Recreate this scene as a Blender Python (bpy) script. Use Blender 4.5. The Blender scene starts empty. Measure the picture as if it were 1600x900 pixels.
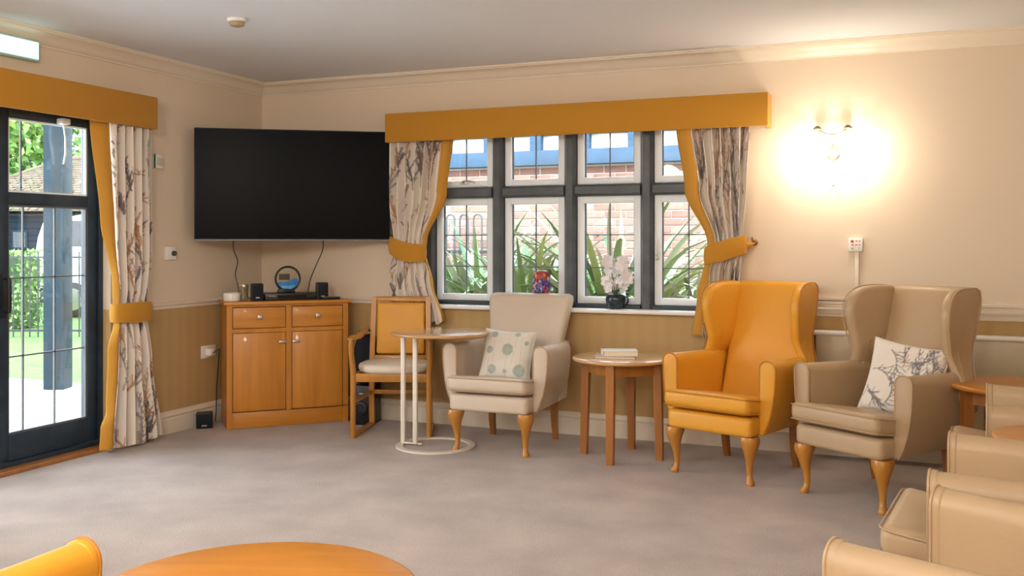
import bpy, bmesh, math, random
import numpy as np
from mathutils import Vector, Matrix
C = bpy.context.scene.collection
sc = bpy.context.scene
PI = math.pi
rad = math.radians

# ------------------------------------------------------------------ camera, world, lights, exposure
cd = bpy.data.cameras.new('camera'); cam = bpy.data.objects.new('camera', cd); C.objects.link(cam)
cam.location = (4.4516, -5.9293, 1.25)
cam.rotation_euler = (rad(90), 0, rad(22.294))
cd.sensor_width = 36; cd.lens = 33.75; cd.shift_y = -0.045; cd.clip_end = 200
sc.camera = cam

w = bpy.data.worlds.new('overcast_sky'); sc.world = w; w.use_nodes = True
nt = w.node_tree; nt.nodes.clear()
wo = nt.nodes.new('ShaderNodeOutputWorld'); bg = nt.nodes.new('ShaderNodeBackground')
tc = nt.nodes.new('ShaderNodeTexCoord'); sx = nt.nodes.new('ShaderNodeSeparateXYZ')
cr = nt.nodes.new('ShaderNodeValToRGB')
cr.color_ramp.elements[0].position = 0.0; cr.color_ramp.elements[0].color = (0.93, 0.97, 1, 1)
cr.color_ramp.elements[1].position = 0.6; cr.color_ramp.elements[1].color = (0.72, 0.87, 1, 1)
nt.links.new(tc.outputs['Generated'], sx.inputs[0]); nt.links.new(sx.outputs['Z'], cr.inputs[0])
nt.links.new(cr.outputs[0], bg.inputs[0]); nt.links.new(bg.outputs[0], wo.inputs[0])
bg.inputs[1].default_value = 11.0

def area_light(name, loc, size, power, col, rot=(0, 0, 0), portal=False, size_y=None):
    l = bpy.data.lights.new(name, 'AREA'); l.energy = power; l.color = col
    l.shape = 'RECTANGLE' if size_y else 'DISK'; l.size = size
    if size_y: l.size_y = size_y
    o = bpy.data.objects.new(name, l); C.objects.link(o); o.location = loc; o.rotation_euler = rot
    if portal: l.cycles.is_portal = True
    return o
WARM = (1.0, 0.935, 0.84)
for k, (lx, ly) in enumerate([(2.6, -4.9), (4.9, -6.0), (1.5, -6.6), (3.6, -7.2)]):
    l = bpy.data.lights.new('unseen_fill_light', 'POINT'); l.energy = 66; l.color = WARM; l.shadow_soft_size = 0.16  # unseen fill points, added to brighten the room and its ceiling
    o = bpy.data.objects.new('unseen_fill_light', l); C.objects.link(o); o.location = (lx, ly, 2.12)
area_light('window_portal', (2.41, 0.25, 1.45), 2.15, 1, (1, 1, 1), (rad(-90), 0, 0), True, 1.3)
area_light('door_portal', (-0.2, -2.5, 1.05), 2.1, 1, (1, 1, 1), (0, rad(-90), 0), True, 2.1)

vs = sc.view_settings
sc.display_settings.display_device = 'sRGB'
vs.view_transform = 'Standard'; vs.look = 'None'; vs.gamma = 1; vs.exposure = 0.0; vs.use_curve_mapping = False
sc.cycles.max_bounces = 8; sc.cycles.diffuse_bounces = 5; sc.cycles.transparent_max_bounces = 12
sc.cycles.sample_clamp_indirect = 6.0
sc.cycles.use_denoising = True

# ------------------------------------------------------------------ materials
def mat(name, col, rough=0.6, metal=0.0, spec=0.5, coat=0.0, var=0.0, vscale=6.0, bump=0.0, bscale=60.0,
        sheen=0.0, emit=None, estr=0.0, stretch=None):
    m = bpy.data.materials.new(name); m.use_nodes = True
    t = m.node_tree; b = t.nodes['Principled BSDF']; L = t.links.new
    b.inputs['Base Color'].default_value = (*col, 1); b.inputs['Roughness'].default_value = rough
    b.inputs['Metallic'].default_value = metal; b.inputs['Specular IOR Level'].default_value = spec
    b.inputs['Coat Weight'].default_value = coat; b.inputs['Sheen Weight'].default_value = sheen
    if emit: b.inputs['Emission Color'].default_value = (*emit, 1); b.inputs['Emission Strength'].default_value = estr
    co = t.nodes.new('ShaderNodeTexCoord'); mp = t.nodes.new('ShaderNodeMapping')
    L(co.outputs['Object'], mp.inputs[0])
    if stretch: mp.inputs['Scale'].default_value = stretch
    if var:
        n = t.nodes.new('ShaderNodeTexNoise'); n.inputs['Scale'].default_value = vscale; n.inputs['Detail'].default_value = 5
        r = t.nodes.new('ShaderNodeValToRGB')
        r.color_ramp.elements[0].position = 0.3; r.color_ramp.elements[1].position = 0.7
        r.color_ramp.elements[0].color = tuple(max(0, c * (1 - var)) for c in col) + (1,)
        r.color_ramp.elements[1].color = tuple(min(1, c * (1 + var)) for c in col) + (1,)
        L(mp.outputs[0], n.inputs['Vector']); L(n.outputs['Fac'], r.inputs[0]); L(r.outputs[0], b.inputs['Base Color'])
    if bump:
        n2 = t.nodes.new('ShaderNodeTexNoise'); n2.inputs['Scale'].default_value = bscale; n2.inputs['Detail'].default_value = 3
        bp = t.nodes.new('ShaderNodeBump'); bp.inputs['Strength'].default_value = bump; bp.inputs['Distance'].default_value = 0.01
        L(mp.outputs[0], n2.inputs['Vector']); L(n2.outputs['Fac'], bp.inputs['Height']); L(bp.outputs[0], b.inputs['Normal'])
    return m

def wood(name, a, b_, stretch, rough=0.38, coat=0.15):
    m = mat(name, a, rough, coat=coat); t = m.node_tree; L = t.links.new; b = t.nodes['Principled BSDF']
    co = t.nodes.new('ShaderNodeTexCoord'); mp = t.nodes.new('ShaderNodeMapping'); mp.inputs['Scale'].default_value = stretch
    n = t.nodes.new('ShaderNodeTexNoise'); n.inputs['Scale'].default_value = 3; n.inputs['Detail'].default_value = 6; n.inputs['Distortion'].default_value = 0.6
    r = t.nodes.new('ShaderNodeValToRGB'); r.color_ramp.elements[0].position = 0.32; r.color_ramp.elements[1].position = 0.68
    r.color_ramp.elements[0].color = (*a, 1); r.color_ramp.elements[1].color = (*b_, 1)
    L(co.outputs['Object'], mp.inputs[0]); L(mp.outputs[0], n.inputs['Vector']); L(n.outputs['Fac'], r.inputs[0]); L(r.outputs[0], b.inputs['Base Color'])
    return m

def glass_mat(name, tint=(1, 1, 1), refl=0.06):
    m = bpy.data.materials.new(name); m.use_nodes = True; t = m.node_tree; t.nodes.clear(); L = t.links.new
    o = t.nodes.new('ShaderNodeOutputMaterial'); mx = t.nodes.new('ShaderNodeMixShader')
    tr = t.nodes.new('ShaderNodeBsdfTransparent'); tr.inputs[0].default_value = (*tint, 1)
    gl = t.nodes.new('ShaderNodeBsdfGlossy'); gl.inputs['Roughness'].default_value = 0.02
    lw = t.nodes.new('ShaderNodeLayerWeight'); lw.inputs[0].default_value = 0.25
    ma = t.nodes.new('ShaderNodeMath'); ma.operation = 'MULTIPLY_ADD'; ma.inputs[1].default_value = 0.6; ma.inputs[2].default_value = refl * 0.4
    L(lw.outputs['Fresnel'], ma.inputs[0]); L(ma.outputs[0], mx.inputs[0]); L(tr.outputs[0], mx.inputs[1]); L(gl.outputs[0], mx.inputs[2]); L(mx.outputs[0], o.inputs[0])
    return m

def attr_mat(name, rough=0.8, sheen=0.2, bump=0.15):
    m = mat(name, (1, 1, 1), rough, sheen=sheen, bump=bump, bscale=400, spec=0.2); t = m.node_tree
    a = t.nodes.new('ShaderNodeAttribute'); a.attribute_name = 'print'
    t.links.new(a.outputs['Color'], t.nodes['Principled BSDF'].inputs['Base Color'])
    return m

def wall_mat(name, up, low, zline=None, stripe=None):
    m = mat(name, up, 0.75, bump=0.05, bscale=250, spec=0.25); t = m.node_tree; L = t.links.new
    if zline is not None:
        g = t.nodes.new('ShaderNodeNewGeometry'); s = t.nodes.new('ShaderNodeSeparateXYZ')
        c = t.nodes.new('ShaderNodeMath'); c.operation = 'LESS_THAN'; c.inputs[1].default_value = zline
        mx = t.nodes.new('ShaderNodeMix'); mx.data_type = 'RGBA'
        L(g.outputs['Position'], s.inputs[0]); L(s.outputs['Z'], c.inputs[0]); L(c.outputs[0], mx.inputs['Factor'])
        mx.inputs['A'].default_value = (*up, 1); mx.inputs['B'].default_value = (*low, 1)
        if stripe:
            wv = t.nodes.new('ShaderNodeMath'); wv.operation = 'MULTIPLY'; wv.inputs[1].default_value = 2 * PI / 0.09
            si = t.nodes.new('ShaderNodeMath'); si.operation = 'SINE'
            ad = t.nodes.new('ShaderNodeMath'); ad.operation = 'ADD'
            L(s.outputs['X'], ad.inputs[0]); L(s.outputs['Y'], ad.inputs[1])
            L(ad.outputs[0], wv.inputs[0]); L(wv.outputs[0], si.inputs[0])
            rr = t.nodes.new('ShaderNodeMapRange'); rr.inputs[1].default_value = -0.4; rr.inputs[2].default_value = 0.4
            L(si.outputs[0], rr.inputs[0])
            m2 = t.nodes.new('ShaderNodeMix'); m2.data_type = 'RGBA'
            m2.inputs['A'].default_value = (*low, 1); m2.inputs['B'].default_value = (*stripe, 1)
            L(rr.outputs[0], m2.inputs['Factor']); L(m2.outputs['Result'], mx.inputs['B'])
        L(mx.outputs['Result'], t.nodes['Principled BSDF'].inputs['Base Color'])
    return m

CREAM = (0.75, 0.635, 0.50)
M_wall = wall_mat('wall_paint_and_paper', CREAM, (0.51, 0.345, 0.155), 0.84, (0.495, 0.33, 0.145))
M_wallp = wall_mat('wall_paint', CREAM, CREAM)
M_ceil = mat('ceiling_paint', (0.80, 0.835, 0.88), 0.85, spec=0.2)
M_trim = mat('cream_gloss_trim', (0.80, 0.72, 0.60), 0.35)
M_white = mat('white_gloss_paint', (0.86, 0.85, 0.82), 0.3)
M_pvc = mat('white_window_frame', (0.86, 0.92, 0.97), 0.3)
M_stone = mat('dark_grey_mullion', (0.075, 0.085, 0.095), 0.45, var=0.25, vscale=9, bump=0.1)
M_blue = mat('dark_blue_frame', (0.012, 0.028, 0.05), 0.4, var=0.3, vscale=12)
M_lead = mat('lead_strip', (0.12, 0.13, 0.14), 0.5)
M_glass = glass_mat('window_glass')
M_carpet = mat('carpet_pile', (0.475, 0.385, 0.335), 0.95, spec=0.1, var=0.17, vscale=3.0, bump=0.9, bscale=160, sheen=0.3)
M_ochre = mat('ochre_fabric', (0.50, 0.235, 0.025), 0.85, bump=0.1, bscale=300, sheen=0.15, spec=0.2)
M_ochre_lin = mat('ochre_lining', (0.56, 0.28, 0.045), 0.85, spec=0.2)
M_print = attr_mat('botanical_print_fabric')
OR_A, OR_B = (0.49, 0.19, 0.022), (0.61, 0.255, 0.036)
M_woodV = wood('beech_vertical_grain', OR_A, OR_B, (6, 6, 0.5))
M_woodH = wood('beech_long_grain', OR_A, OR_B, (0.5, 6, 6))
M_woodT = wood('beech_table_top', (0.54, 0.29, 0.11), (0.62, 0.36, 0.15), (1.0, 9, 6), 0.36, 1.0)
M_woodO = wood('orange_table_top', (0.44, 0.165, 0.014), (0.53, 0.21, 0.022), (1.0, 9, 6), 0.4, 0.2)
M_woodD = wood('beech_table_leg', (0.30, 0.11, 0.022), (0.40, 0.16, 0.033), (6, 6, 0.6))
M_leg = wood('polished_beech_leg', (0.42, 0.175, 0.022), (0.52, 0.23, 0.038), (5, 5, 1.2), 0.32, 0.2)
M_yel = mat('ochre_vinyl', (0.71, 0.33, 0.025), 0.45, var=0.05, vscale=3, bump=0.05, bscale=220, coat=0.03)
M_beige = mat('taupe_vinyl', (0.455, 0.322, 0.19), 0.45, var=0.05, vscale=3, bump=0.05, bscale=220, coat=0.03)
M_cream = mat('cream_vinyl', (0.60, 0.50, 0.395), 0.42, var=0.04, vscale=3, bump=0.05, bscale=220, coat=0.1)
M_pip_y = mat('ochre_piping', (0.50, 0.20, 0.02), 0.4)
M_pip_b = mat('tan_piping', (0.46, 0.32, 0.19), 0.4)
M_brass = mat('antique_stud', (0.30, 0.17, 0.06), 0.35, metal=0.8)
M_black = mat('black_plastic', (0.008, 0.010, 0.014), 0.35)
M_blackm = mat('matt_black_cloth', (0.006, 0.009, 0.016), 0.9)
M_screen = mat('tv_screen_glass', (0.001, 0.001, 0.0015), 0.3, spec=0.05)
M_silver = mat('brushed_silver', (0.55, 0.52, 0.46), 0.35, metal=0.9)
M_chrome = mat('chrome', (0.75, 0.75, 0.75), 0.12, metal=1)
M_whitemetal = mat('cream_enamel_tube', (0.80, 0.72, 0.62), 0.3)

# ------------------------------------------------------------------ mesh helpers
class B:
    def __init__(s): s.b = bmesh.new()
    def _xf(s, vs, M):
        if M is not None:
            for v in vs: v.co = M @ v.co
        return s
    def box(s, c, d, M=None, bev=0.0, seg=2):
        r = bmesh.ops.create_cube(s.b, size=1); vs = r['verts']
        for v in vs: v.co = Vector((c[0] + v.co.x * d[0], c[1] + v.co.y * d[1], c[2] + v.co.z * d[2]))
        if bev > 0:
            es = list({e for v in vs for e in v.link_edges})
            q = bmesh.ops.bevel(s.b, geom=es, offset=bev, segments=seg, profile=0.5, affect='EDGES')
            vs = list({v for f in q['faces'] for v in f.verts} | {v for v in vs if v.is_valid})
        return s._xf(vs, M)
    def loft(s, rings, closed=True, caps=True, M=None, mat_i=0):
        rows = []
        for r in rings: rows.append([s.b.verts.new(Vector(p)) for p in r])
        n = len(rows[0])
        for a, b_ in zip(rows, rows[1:]):
            for i in range(n if closed else n - 1):
                j = (i + 1) % n
                try: f = s.b.faces.new((a[i], a[j], b_[j], b_[i])); f.material_index = mat_i
                except ValueError: pass
        if caps and closed:
            for r_ in (rows[0], rows[-1]):
                try: f = s.b.faces.new(r_); f.material_index = mat_i
                except ValueError: pass
        return s._xf([v for r_ in rows for v in r_], M)
    def tube(s, pts, r, seg=8, M=None, closed=False, up=None):
        pts = [Vector(p) for p in pts]; n = len(pts); rings = []
        rr = r if isinstance(r, (list, tuple)) else [r] * n
        nrm = None
        for i, p in enumerate(pts):
            if closed: t = pts[(i + 1) % n] - pts[i - 1]
            else: t = pts[min(i + 1, n - 1)] - pts[max(i - 1, 0)]
            t.normalize()
            if nrm is None:
                a = Vector((0, 0, 1)) if abs(t.z) < 0.9 else Vector((1, 0, 0))
                nrm = t.cross(a).normalized()
            nrm = (nrm - t * nrm.dot(t)).normalized(); bn = t.cross(nrm)
            rings.append([p + (nrm * math.cos(2 * PI * k / seg) + bn * math.sin(2 * PI * k / seg)) * rr[i] for k in range(seg)])
        if closed: rings.append(rings[0])
        return s.loft(rings, True, not closed, M)
    def lathe(s, prof, seg=24, M=None, sxy=(1, 1)):
        rings = [[(r * math.cos(2 * PI * k / seg) * sxy[0], r * math.sin(2 * PI * k / seg) * sxy[1], z) for k in range(seg)] for r, z in prof]
        return s.loft(rings, True, True, M)
    def sphere(s, c, r, seg=12, sc_=(1, 1, 1), M=None):
        q = bmesh.ops.create_uvsphere(s.b, u_segments=seg, v_segments=max(6, seg // 2), radius=r)
        for v in q['verts']: v.co = Vector((c[0] + v.co.x * sc_[0], c[1] + v.co.y * sc_[1], c[2] + v.co.z * sc_[2]))
        return s._xf(q['verts'], M)
    def plate(s, out, t, r, f, seg=4, puff=0.0):
        """a rounded-edge slab: outline (a,b) list, thickness t along w, edge radius r, f(a,b,w)->xyz"""
        n = len(out); P = [Vector((a, b)) for a, b in out]
        area = sum(P[i].x * P[(i + 1) % n].y - P[(i + 1) % n].x * P[i].y for i in range(n))
        sg = 1 if area > 0 else -1
        N = []
        for i in range(n):
            e1 = (P[i] - P[i - 1]); e2 = (P[(i + 1) % n] - P[i])
            if e1.length < 1e-6: e1 = e2
            if e2.length < 1e-6: e2 = e1
            n1 = Vector((e1.y, -e1.x)).normalized(); n2 = Vector((e2.y, -e2.x)).normalized()
            m = (n1 + n2); m = m.normalized() if m.length > 1e-6 else n1
            N.append(m * sg)
        secs = []
        for k in range(seg + 1):
            a = PI / 2 * (1 - k / seg); secs.append((r * (1 - math.cos(a)), -t / 2 + r * (1 - math.sin(a))))
        secs += [(d, -w_) for d, w_ in reversed(secs)]
        rings = []
        for d, w_ in secs: rings.append([f(*(P[i] - N[i] * d), w_) for i in range(n)])
        if puff:
            cx = sum(p.x for p in P) / n; cy = sum(p.y for p in P) / n
            pre, post = [], []
            for q, h in ((0.25, puff), (0.5, puff * 0.75), (0.78, puff * 0.35)):
                rr = [(cx + (p.x - N[i].x * r - cx) * q, cy + (p.y - N[i].y * r - cy) * q) for i, p in enumerate(P)]
                pre.append([f(a, b, -t / 2 - h) for a, b in rr]); post.append([f(a, b, t / 2 + h) for a, b in rr])
            rings = pre + rings + post[::-1]
        return s.loft(rings)
    def done(s, name, m, parent=None, loc=None, rot=None, smooth=True, ang=40):
        bmesh.ops.recalc_face_normals(s.b, faces=s.b.faces)
        me = bpy.data.meshes.new(name); s.b.to_mesh(me); s.b.free()
        if smooth: me.shade_smooth(); me.set_sharp_from_angle(angle=rad(ang))
        for x in (m if isinstance(m, (list, tuple)) else [m]): me.materials.append(x)
        o = bpy.data.objects.new(name, me); C.objects.link(o)
        if parent: o.parent = parent
        if loc: o.location = loc
        if rot: o.rotation_euler = rot
        return o

def tag(o, label=None, cat=None, group=None, kind=None):
    if label: o['label'] = label
    if cat: o['category'] = cat
    if group: o['group'] = group
    if kind: o['kind'] = kind
    return o
def thing(name, label, cat, loc=(0, 0, 0), rz=0, group=None, parent=None):
    o = bpy.data.objects.new(name, None); C.objects.link(o); o.empty_display_size = 0.1
    o.location = loc; o.rotation_euler = (0, 0, rz); return tag(o, label, cat, group)
def struct(o): o['kind'] = 'structure'; return o
def sempty(name):
    o = bpy.data.objects.new(name, None); C.objects.link(o); o['kind'] = 'structure'; return o
def copy_tree(o, parent=None):
    c = o.copy(); C.objects.link(c)
    if parent: c.parent = parent
    for ch in list(o.children): copy_tree(ch, c)
    return c
def circ(r, n=32, cx=0, cy=0, a0=0): return [(cx + r * math.cos(2 * PI * k / n + a0), cy + r * math.sin(2 * PI * k / n + a0)) for k in range(n)]
def rrect(w_, h, r, n=4, cx=0, cy=0):
    o = []
    for sx_, sy_, a in ((1, 1, 0), (-1, 1, 90), (-1, -1, 180), (1, -1, 270)):
        for k in range(n + 1):
            t = rad(a + 90 * k / n); o.append((cx + sx_ * (w_ / 2 - r) + r * math.cos(t), cy + sy_ * (h / 2 - r) + r * math.sin(t)))
    return o
def smoothpoly(pts, it=2):
    for _ in range(it):
        q = []
        for i in range(len(pts)):
            a, b_ = pts[i], pts[(i + 1) % len(pts)]
            q += [(a[0] * .75 + b_[0] * .25, a[1] * .75 + b_[1] * .25), (a[0] * .25 + b_[0] * .75, a[1] * .25 + b_[1] * .75)]
        pts = q
    return pts
def interp(t, ks):
    for (a, x), (b_, y) in zip(ks, ks[1:]):
        if t <= b_:
            u = (t - a) / (b_ - a); u = max(0, u); u = u * u * (3 - 2 * u); return x + (y - x) * u
    return ks[-1][1]

# ------------------------------------------------------------------ room shell
RX, RY, H = 5.95, -8.0, 2.42
struct(B().box((RX / 2, RY / 2, -0.05), (RX + 0.6, -RY + 0.6, 0.1)).done('floor', M_carpet, smooth=False))
struct(B().box((RX / 2, RY / 2, H + 0.05), (RX + 0.6, -RY + 0.6, 0.1)).done('ceiling', M_ceil, smooth=False))
# back wall with window opening x 1.34..3.49, z 0.80..2.05
b = B()
WX0, WX1, WZ0, WZ1, WT = 1.345, 3.49, 0.80, 2.07, 0.30
b.box(((WX0 - 0.3) / 2, WT / 2, H / 2), (WX0 + 0.3, WT, H)); b.box(((WX1 + RX + .3) / 2, WT / 2, H / 2), (RX + .3 - WX1, WT, H))
b.box(((WX0 + WX1) / 2, WT / 2, WZ0 / 2), (WX1 - WX0, WT, WZ0)); b.box(((WX0 + WX1) / 2, WT / 2, (WZ1 + H) / 2), (WX1 - WX0, WT, H - WZ1))
struct(b.done('wall_back', M_wall, smooth=False))
DY0, DY1, DZ = -1.475, -3.45, 2.06
b = B()
b.box((-0.07, DY0 / 2, H / 2), (0.14, -DY0, H)); b.box((-0.07, (DY1 + RY) / 2, H / 2), (0.14, DY1 - RY, H)); b.box((-0.07, (DY0 + DY1) / 2, (DZ + H) / 2), (0.14, DY0 - DY1, H - DZ))
struct(b.done('wall_left', M_wall, smooth=False))
struct(B().box((RX + 0.1, RY / 2, H / 2), (0.2, -RY + 0.2, H)).done('wall_right', M_wall, smooth=False))
struct(B().box((RX / 2, RY - 0.1, H / 2), (RX + 0.2, 0.2, H)).done('wall_front', M_wall, smooth=False))

def run(prof, segs, name, m):
    """segs: list of polylines; each point (x,y, nx,ny): profile distance d goes along (nx,ny)"""
    b = B()
    for sg in segs: b.loft([[(x + nx * d, y + ny * d, z) for d, z in prof] for x, y, nx, ny in sg])
    return struct(b.done(name, m, ang=25))
corn = [(0, 2.42), (0, 2.335), (.010, 2.335), (.012, 2.343), (.022, 2.350), (.034, 2.368), (.052, 2.388), (.075, 2.399), (.090, 2.402), (.092, 2.409), (.102, 2.410), (.102, 2.42)]
run(corn, [[(0, RY, 1, 1), (0, 0, 1, -1), (RX, 0, -1, -1), (RX, RY, -1, 1)]], 'trim_1', M_trim)
dado = [(0, .812), (.010, .814), (.013, .822), (.009, .828), (.012, .834), (.022, .838), (.026, .846), (.022, .852), (.008, .856), (0, .858)]
run(dado, [[(0, DY0 + .01, 1, 0), (0, 0, 1, -1), (WX0 - .02, 0, 0, -1)]], 'trim_2', M_trim)
dado2 = [(0, .812), (.012, .814), (.016, .824), (.012, .832), (.018, .842), (.034, .850), (.036, .860), (.016, .868), (.014, .884), (.028, .888), (.028, .902), (0, .904)]
run(dado2, [[(WX1 + .12, 0, 0, -1), (RX, 0, 0, -1)]], 'trim_3', M_trim)
base = [(0, 0), (.016, 0), (.016, .095), (.012, .102), (.014, .110), (.018, .116), (.012, .126), (.008, .140), (0, .146)]
run(base, [[(0, DY0 + .01, 1, 0), (0, 0, 1, -1)]], 'baseboard_left', M_trim)
run(base, [[(0, 0, 1, -1), (RX, 0, 0, -1)]], 'baseboard_back', M_trim)
# boxing behind the right hand chairs
M_box = mat('olive_cream_boarding', (.60, .52, .36), .4)
bx = sempty('trim_4')
bx.name = 'trim_4'
B().box((4.95, -.065, .30), (1.96, .13, .40), bev=.003).done('lower_board', M_box, bx, smooth=False)
B().box((4.95, -.067, .613), (1.96, .134, .205), bev=.006).done('upper_board', M_box, bx)
B().box((4.95, -.073, .724), (1.99, .146, .02), bev=.005).done('top_ledge', M_white, bx)

# window sill
struct(B().box(((WX0 + WX1) / 2, .01, .808), (WX1 - WX0 + .08, .14, .028), bev=.01).done('trim_5', M_white))

# window_1
W = sempty('window_1')
mull = [1.385, 1.900, 2.415, 2.930, 3.445]
ZT0, ZT1 = 1.551, 1.622
for i, mx_ in enumerate(mull):
    # chamfered mullion
    hw = .040; o = [(-hw, .16), (-hw, .045), (-hw + .018, .02), (hw - .018, .02), (hw, .045), (hw, .16)]
    B().loft([[(mx_ + a, c, z) for a, c in o] for z in (.822, 2.07)]).done('mullion', M_stone, W, smooth=False)
for i in range(4):
    x0, x1 = mull[i] + .04, mull[i + 1] - .04
    o = [(.16, ZT0), (.035, ZT0), (.022, ZT0 + .012), (.022, ZT1 - .012), (.035, ZT1), (.16, ZT1)]
    B().loft([[(x, c, z) for c, z in o] for x in (x0, x1)]).done('transom', M_stone, W, smooth=False)
    B().box(((x0 + x1) / 2, .09, .834), (x1 - x0, .14, .024)).done('bottom_rail', M_blue, W, smooth=False)
    for up in (0, 1):
        z0, z1 = ((.848, ZT0 - .004), (ZT1 + .004, 2.05))[up]
        y0_, dy = .085, .05; fw = .045
        b = B(); xa, xb = x0 + .004, x1 - .004
        b.box((xa + fw / 2, y0_, (z0 + z1) / 2), (fw, dy, z1 - z0), bev=.006); b.box((xb - fw / 2, y0_, (z0 + z1) / 2), (fw, dy, z1 - z0), bev=.006)
        b.box(((xa + xb) / 2, y0_, z0 + fw / 2), (xb - xa - 2 * fw + .004, dy - .002, fw), bev=.006); b.box(((xa + xb) / 2, y0_, z1 - fw / 2), (xb - xa - 2 * fw + .004, dy - .002, fw), bev=.006)
        cs = b.done('casement_frame', M_pvc, W)
        gx0, gx1, gz0, gz1 = xa + fw, xb - fw, z0 + fw, z1 - fw
        B().box(((gx0 + gx1) / 2, .095, (gz0 + gz1) / 2), (gx1 - gx0, .004, gz1 - gz0)).done('glass', M_glass, cs, smooth=False)
        for k in (0, 1):
            B().box((gx0 + .004 if k == 0 else gx1 - .004, .092, (gz0 + gz1) / 2), (.008, .012, gz1 - gz0)).done('glazing_seal', M_lead, cs, smooth=False)
        B().box(((gx0 + gx1) / 2, .095, (gz0 + gz1) / 2), (.0075, .009, gz1 - gz0)).done('lead_strip', M_lead, cs, smooth=False)
        if not up:
            for zz in (1.297, 1.082): B().box(((gx0 + gx1) / 2, .095, zz), (gx1 - gx0, .009, .0075)).done('lead_strip', M_lead, cs, smooth=False)
    if i in (0, 3):
        hx = x0 + .026 if i == 3 else (x0 + x1) / 2; hz_ = 1.16 if i == 3 else 1.655
        b = B().box((hx, .052, hz_), (.02, .018, .05) if i == 3 else (.05, .018, .02), bev=.004)
        b.tube([(hx, .045, hz_), (hx, .03, hz_ + .01), (hx + (0 if i == 3 else .05), .025, hz_ + (.06 if i == 3 else .012)), (hx + (0 if i == 3 else .09), .028, hz_ + (.1 if i == 3 else .0))], .006)
        b.done('catch', M_silver, W)

# door_1 (double glazed doors in a recess), right leaf is the one in view
D = sempty('door_1')
DXp = -.10
def dbox(y0_, y1_, z0, z1, name, m, parent, x=DXp, t=.06, bev=.004):
    return B().box((x, (y0_ + y1_) / 2, (z0 + z1) / 2), (t, abs(y1_ - y0_), z1 - z0), bev=bev).done(name, m, parent)
fr = B()
fr.box((DXp, -1.492, 1.05), (.08, .034, 2.02)); fr.box((DXp, -3.433, 1.05), (.08, .034, 2.02)); fr.box((DXp, -2.4625, 2.035), (.08, 1.97, .05)); fr.box((DXp, -2.4625, .035), (.08, 1.97, .03))
fr.done('door_frame', M_blue, D, smooth=False)
B().box((-.03, -2.4625, .012), (.10, 1.97, .024), bev=.004).done('threshold', M_woodD, D, smooth=False)
for (y1_, y0_, s) in ((-1.509, -2.20, 1), (-2.206, -3.416, -1)):
    leaf = B()
    st = .072
    leaf.box((DXp, y1_ - st / 2, 1.03), (.055, st, 1.95), bev=.004); leaf.box((DXp, y0_ + st / 2, 1.03), (.055, st, 1.95), bev=.004)
    leaf.box((DXp, (y0_ + y1_) / 2, .125), (.054, y1_ - y0_ - 2 * st, .145), bev=.004); leaf.box((DXp, (y0_ + y1_) / 2, 1.967), (.054, y1_ - y0_ - 2 * st, .075), bev=.004)
    leaf.box((DXp, (y0_ + y1_) / 2, 1.488), (.05, y1_ - y0_ - 2 * st, .07), bev=.004)
    lf = leaf.done('door_leaf', M_blue, D)
    ga, gb = y0_ + st, y1_ - st
    for z0, z1 in ((.197, 1.453), (1.523, 1.93)):
        B().box((DXp, (ga + gb) / 2, (z0 + z1) / 2), (.006, gb - ga, z1 - z0)).done('glass', M_glass, lf, smooth=False)
        b = B()
        for yy in (ga + .005, gb - .005): b.box((DXp + .012, yy, (z0 + z1) / 2), (.016, .010, z1 - z0))
        for zz in (z0 + .005, z1 - .005): b.box((DXp + .012, (ga + gb) / 2, zz), (.016, gb - ga - .02, .010))
        b.done('glazing_bead', M_pvc if z0 > 1 else M_lead, lf, smooth=False)
    for yy in (-1.80, -2.015) if s == 1 else (-2.5, -2.8, -3.1):
        B().box((DXp, yy, .825), (.012, .008, 1.256)).done('lead_strip', M_lead, lf, smooth=False)
    yy = -2.03 if s == 1 else -2.8
    B().box((DXp, yy, 1.726), (.012, .008, .407)).done('lead_strip', M_lead, lf, smooth=False)
    for zz in (1.05, .618): B().box((DXp, (ga + gb) / 2, zz), (.012, gb - ga, .008)).done('lead_strip', M_lead, lf, smooth=False)
    if s == 1:
        h = B(); h.box((DXp + .034, -2.163, .957), (.014, .034, .24), bev=.006); h.tube([(DXp + .04, -2.163, 1.05), (DXp + .075, -2.163, 1.05), (DXp + .078, -2.163, 1.03), (DXp + .078, -2.163, .89), (DXp + .075, -2.163, .87), (DXp + .04, -2.163, .87)], .009)
        h.done('door_handle', M_black, lf)
        c = B(); c.box((DXp + .05, -1.78, 1.945), (.05, .06, .035), bev=.006); c.tube([(DXp + .05, -1.78, 1.93), (DXp + .06, -1.775, 1.85), (DXp + .05, -1.765, 1.76), (DXp + .04, -1.77, 1.70)], .006)
        c.done('door_restrictor', M_pvc, lf)

# ------------------------------------------------------------------ fabric prints and curtains
def stroke(img, pts, col, wd, alpha=1.0):
    h, w_ = img.shape[:2]
    for (x0, y0_), (x1, y1_) in zip(pts, pts[1:]):
        n = max(2, int(max(abs(x1 - x0), abs(y1_ - y0_)) * 1.5))
        for k in range(n):
            x = x0 + (x1 - x0) * k / n; y = y0_ + (y1_ - y0_) * k / n
            r = max(0.5, wd / 2); xa, xb = int(x - r), int(x + r) + 1; ya, yb = int(y - r), int(y + r) + 1
            if xb < 0 or yb < 0 or xa >= w_ or ya >= h: continue
            xa, ya = max(0, xa), max(0, ya)
            a = alpha * min(1.0, wd)
            img[ya:yb, xa:xb] = img[ya:yb, xa:xb] * (1 - a) + np.array(col) * a
def curve(x, y, ang, ln, bend, n=7):
    p = [(x, y)]
    for k in range(n):
        ang += bend / n; x += math.cos(ang) * ln / n; y += math.sin(ang) * ln / n; p.append((x, y))
    return p
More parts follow.
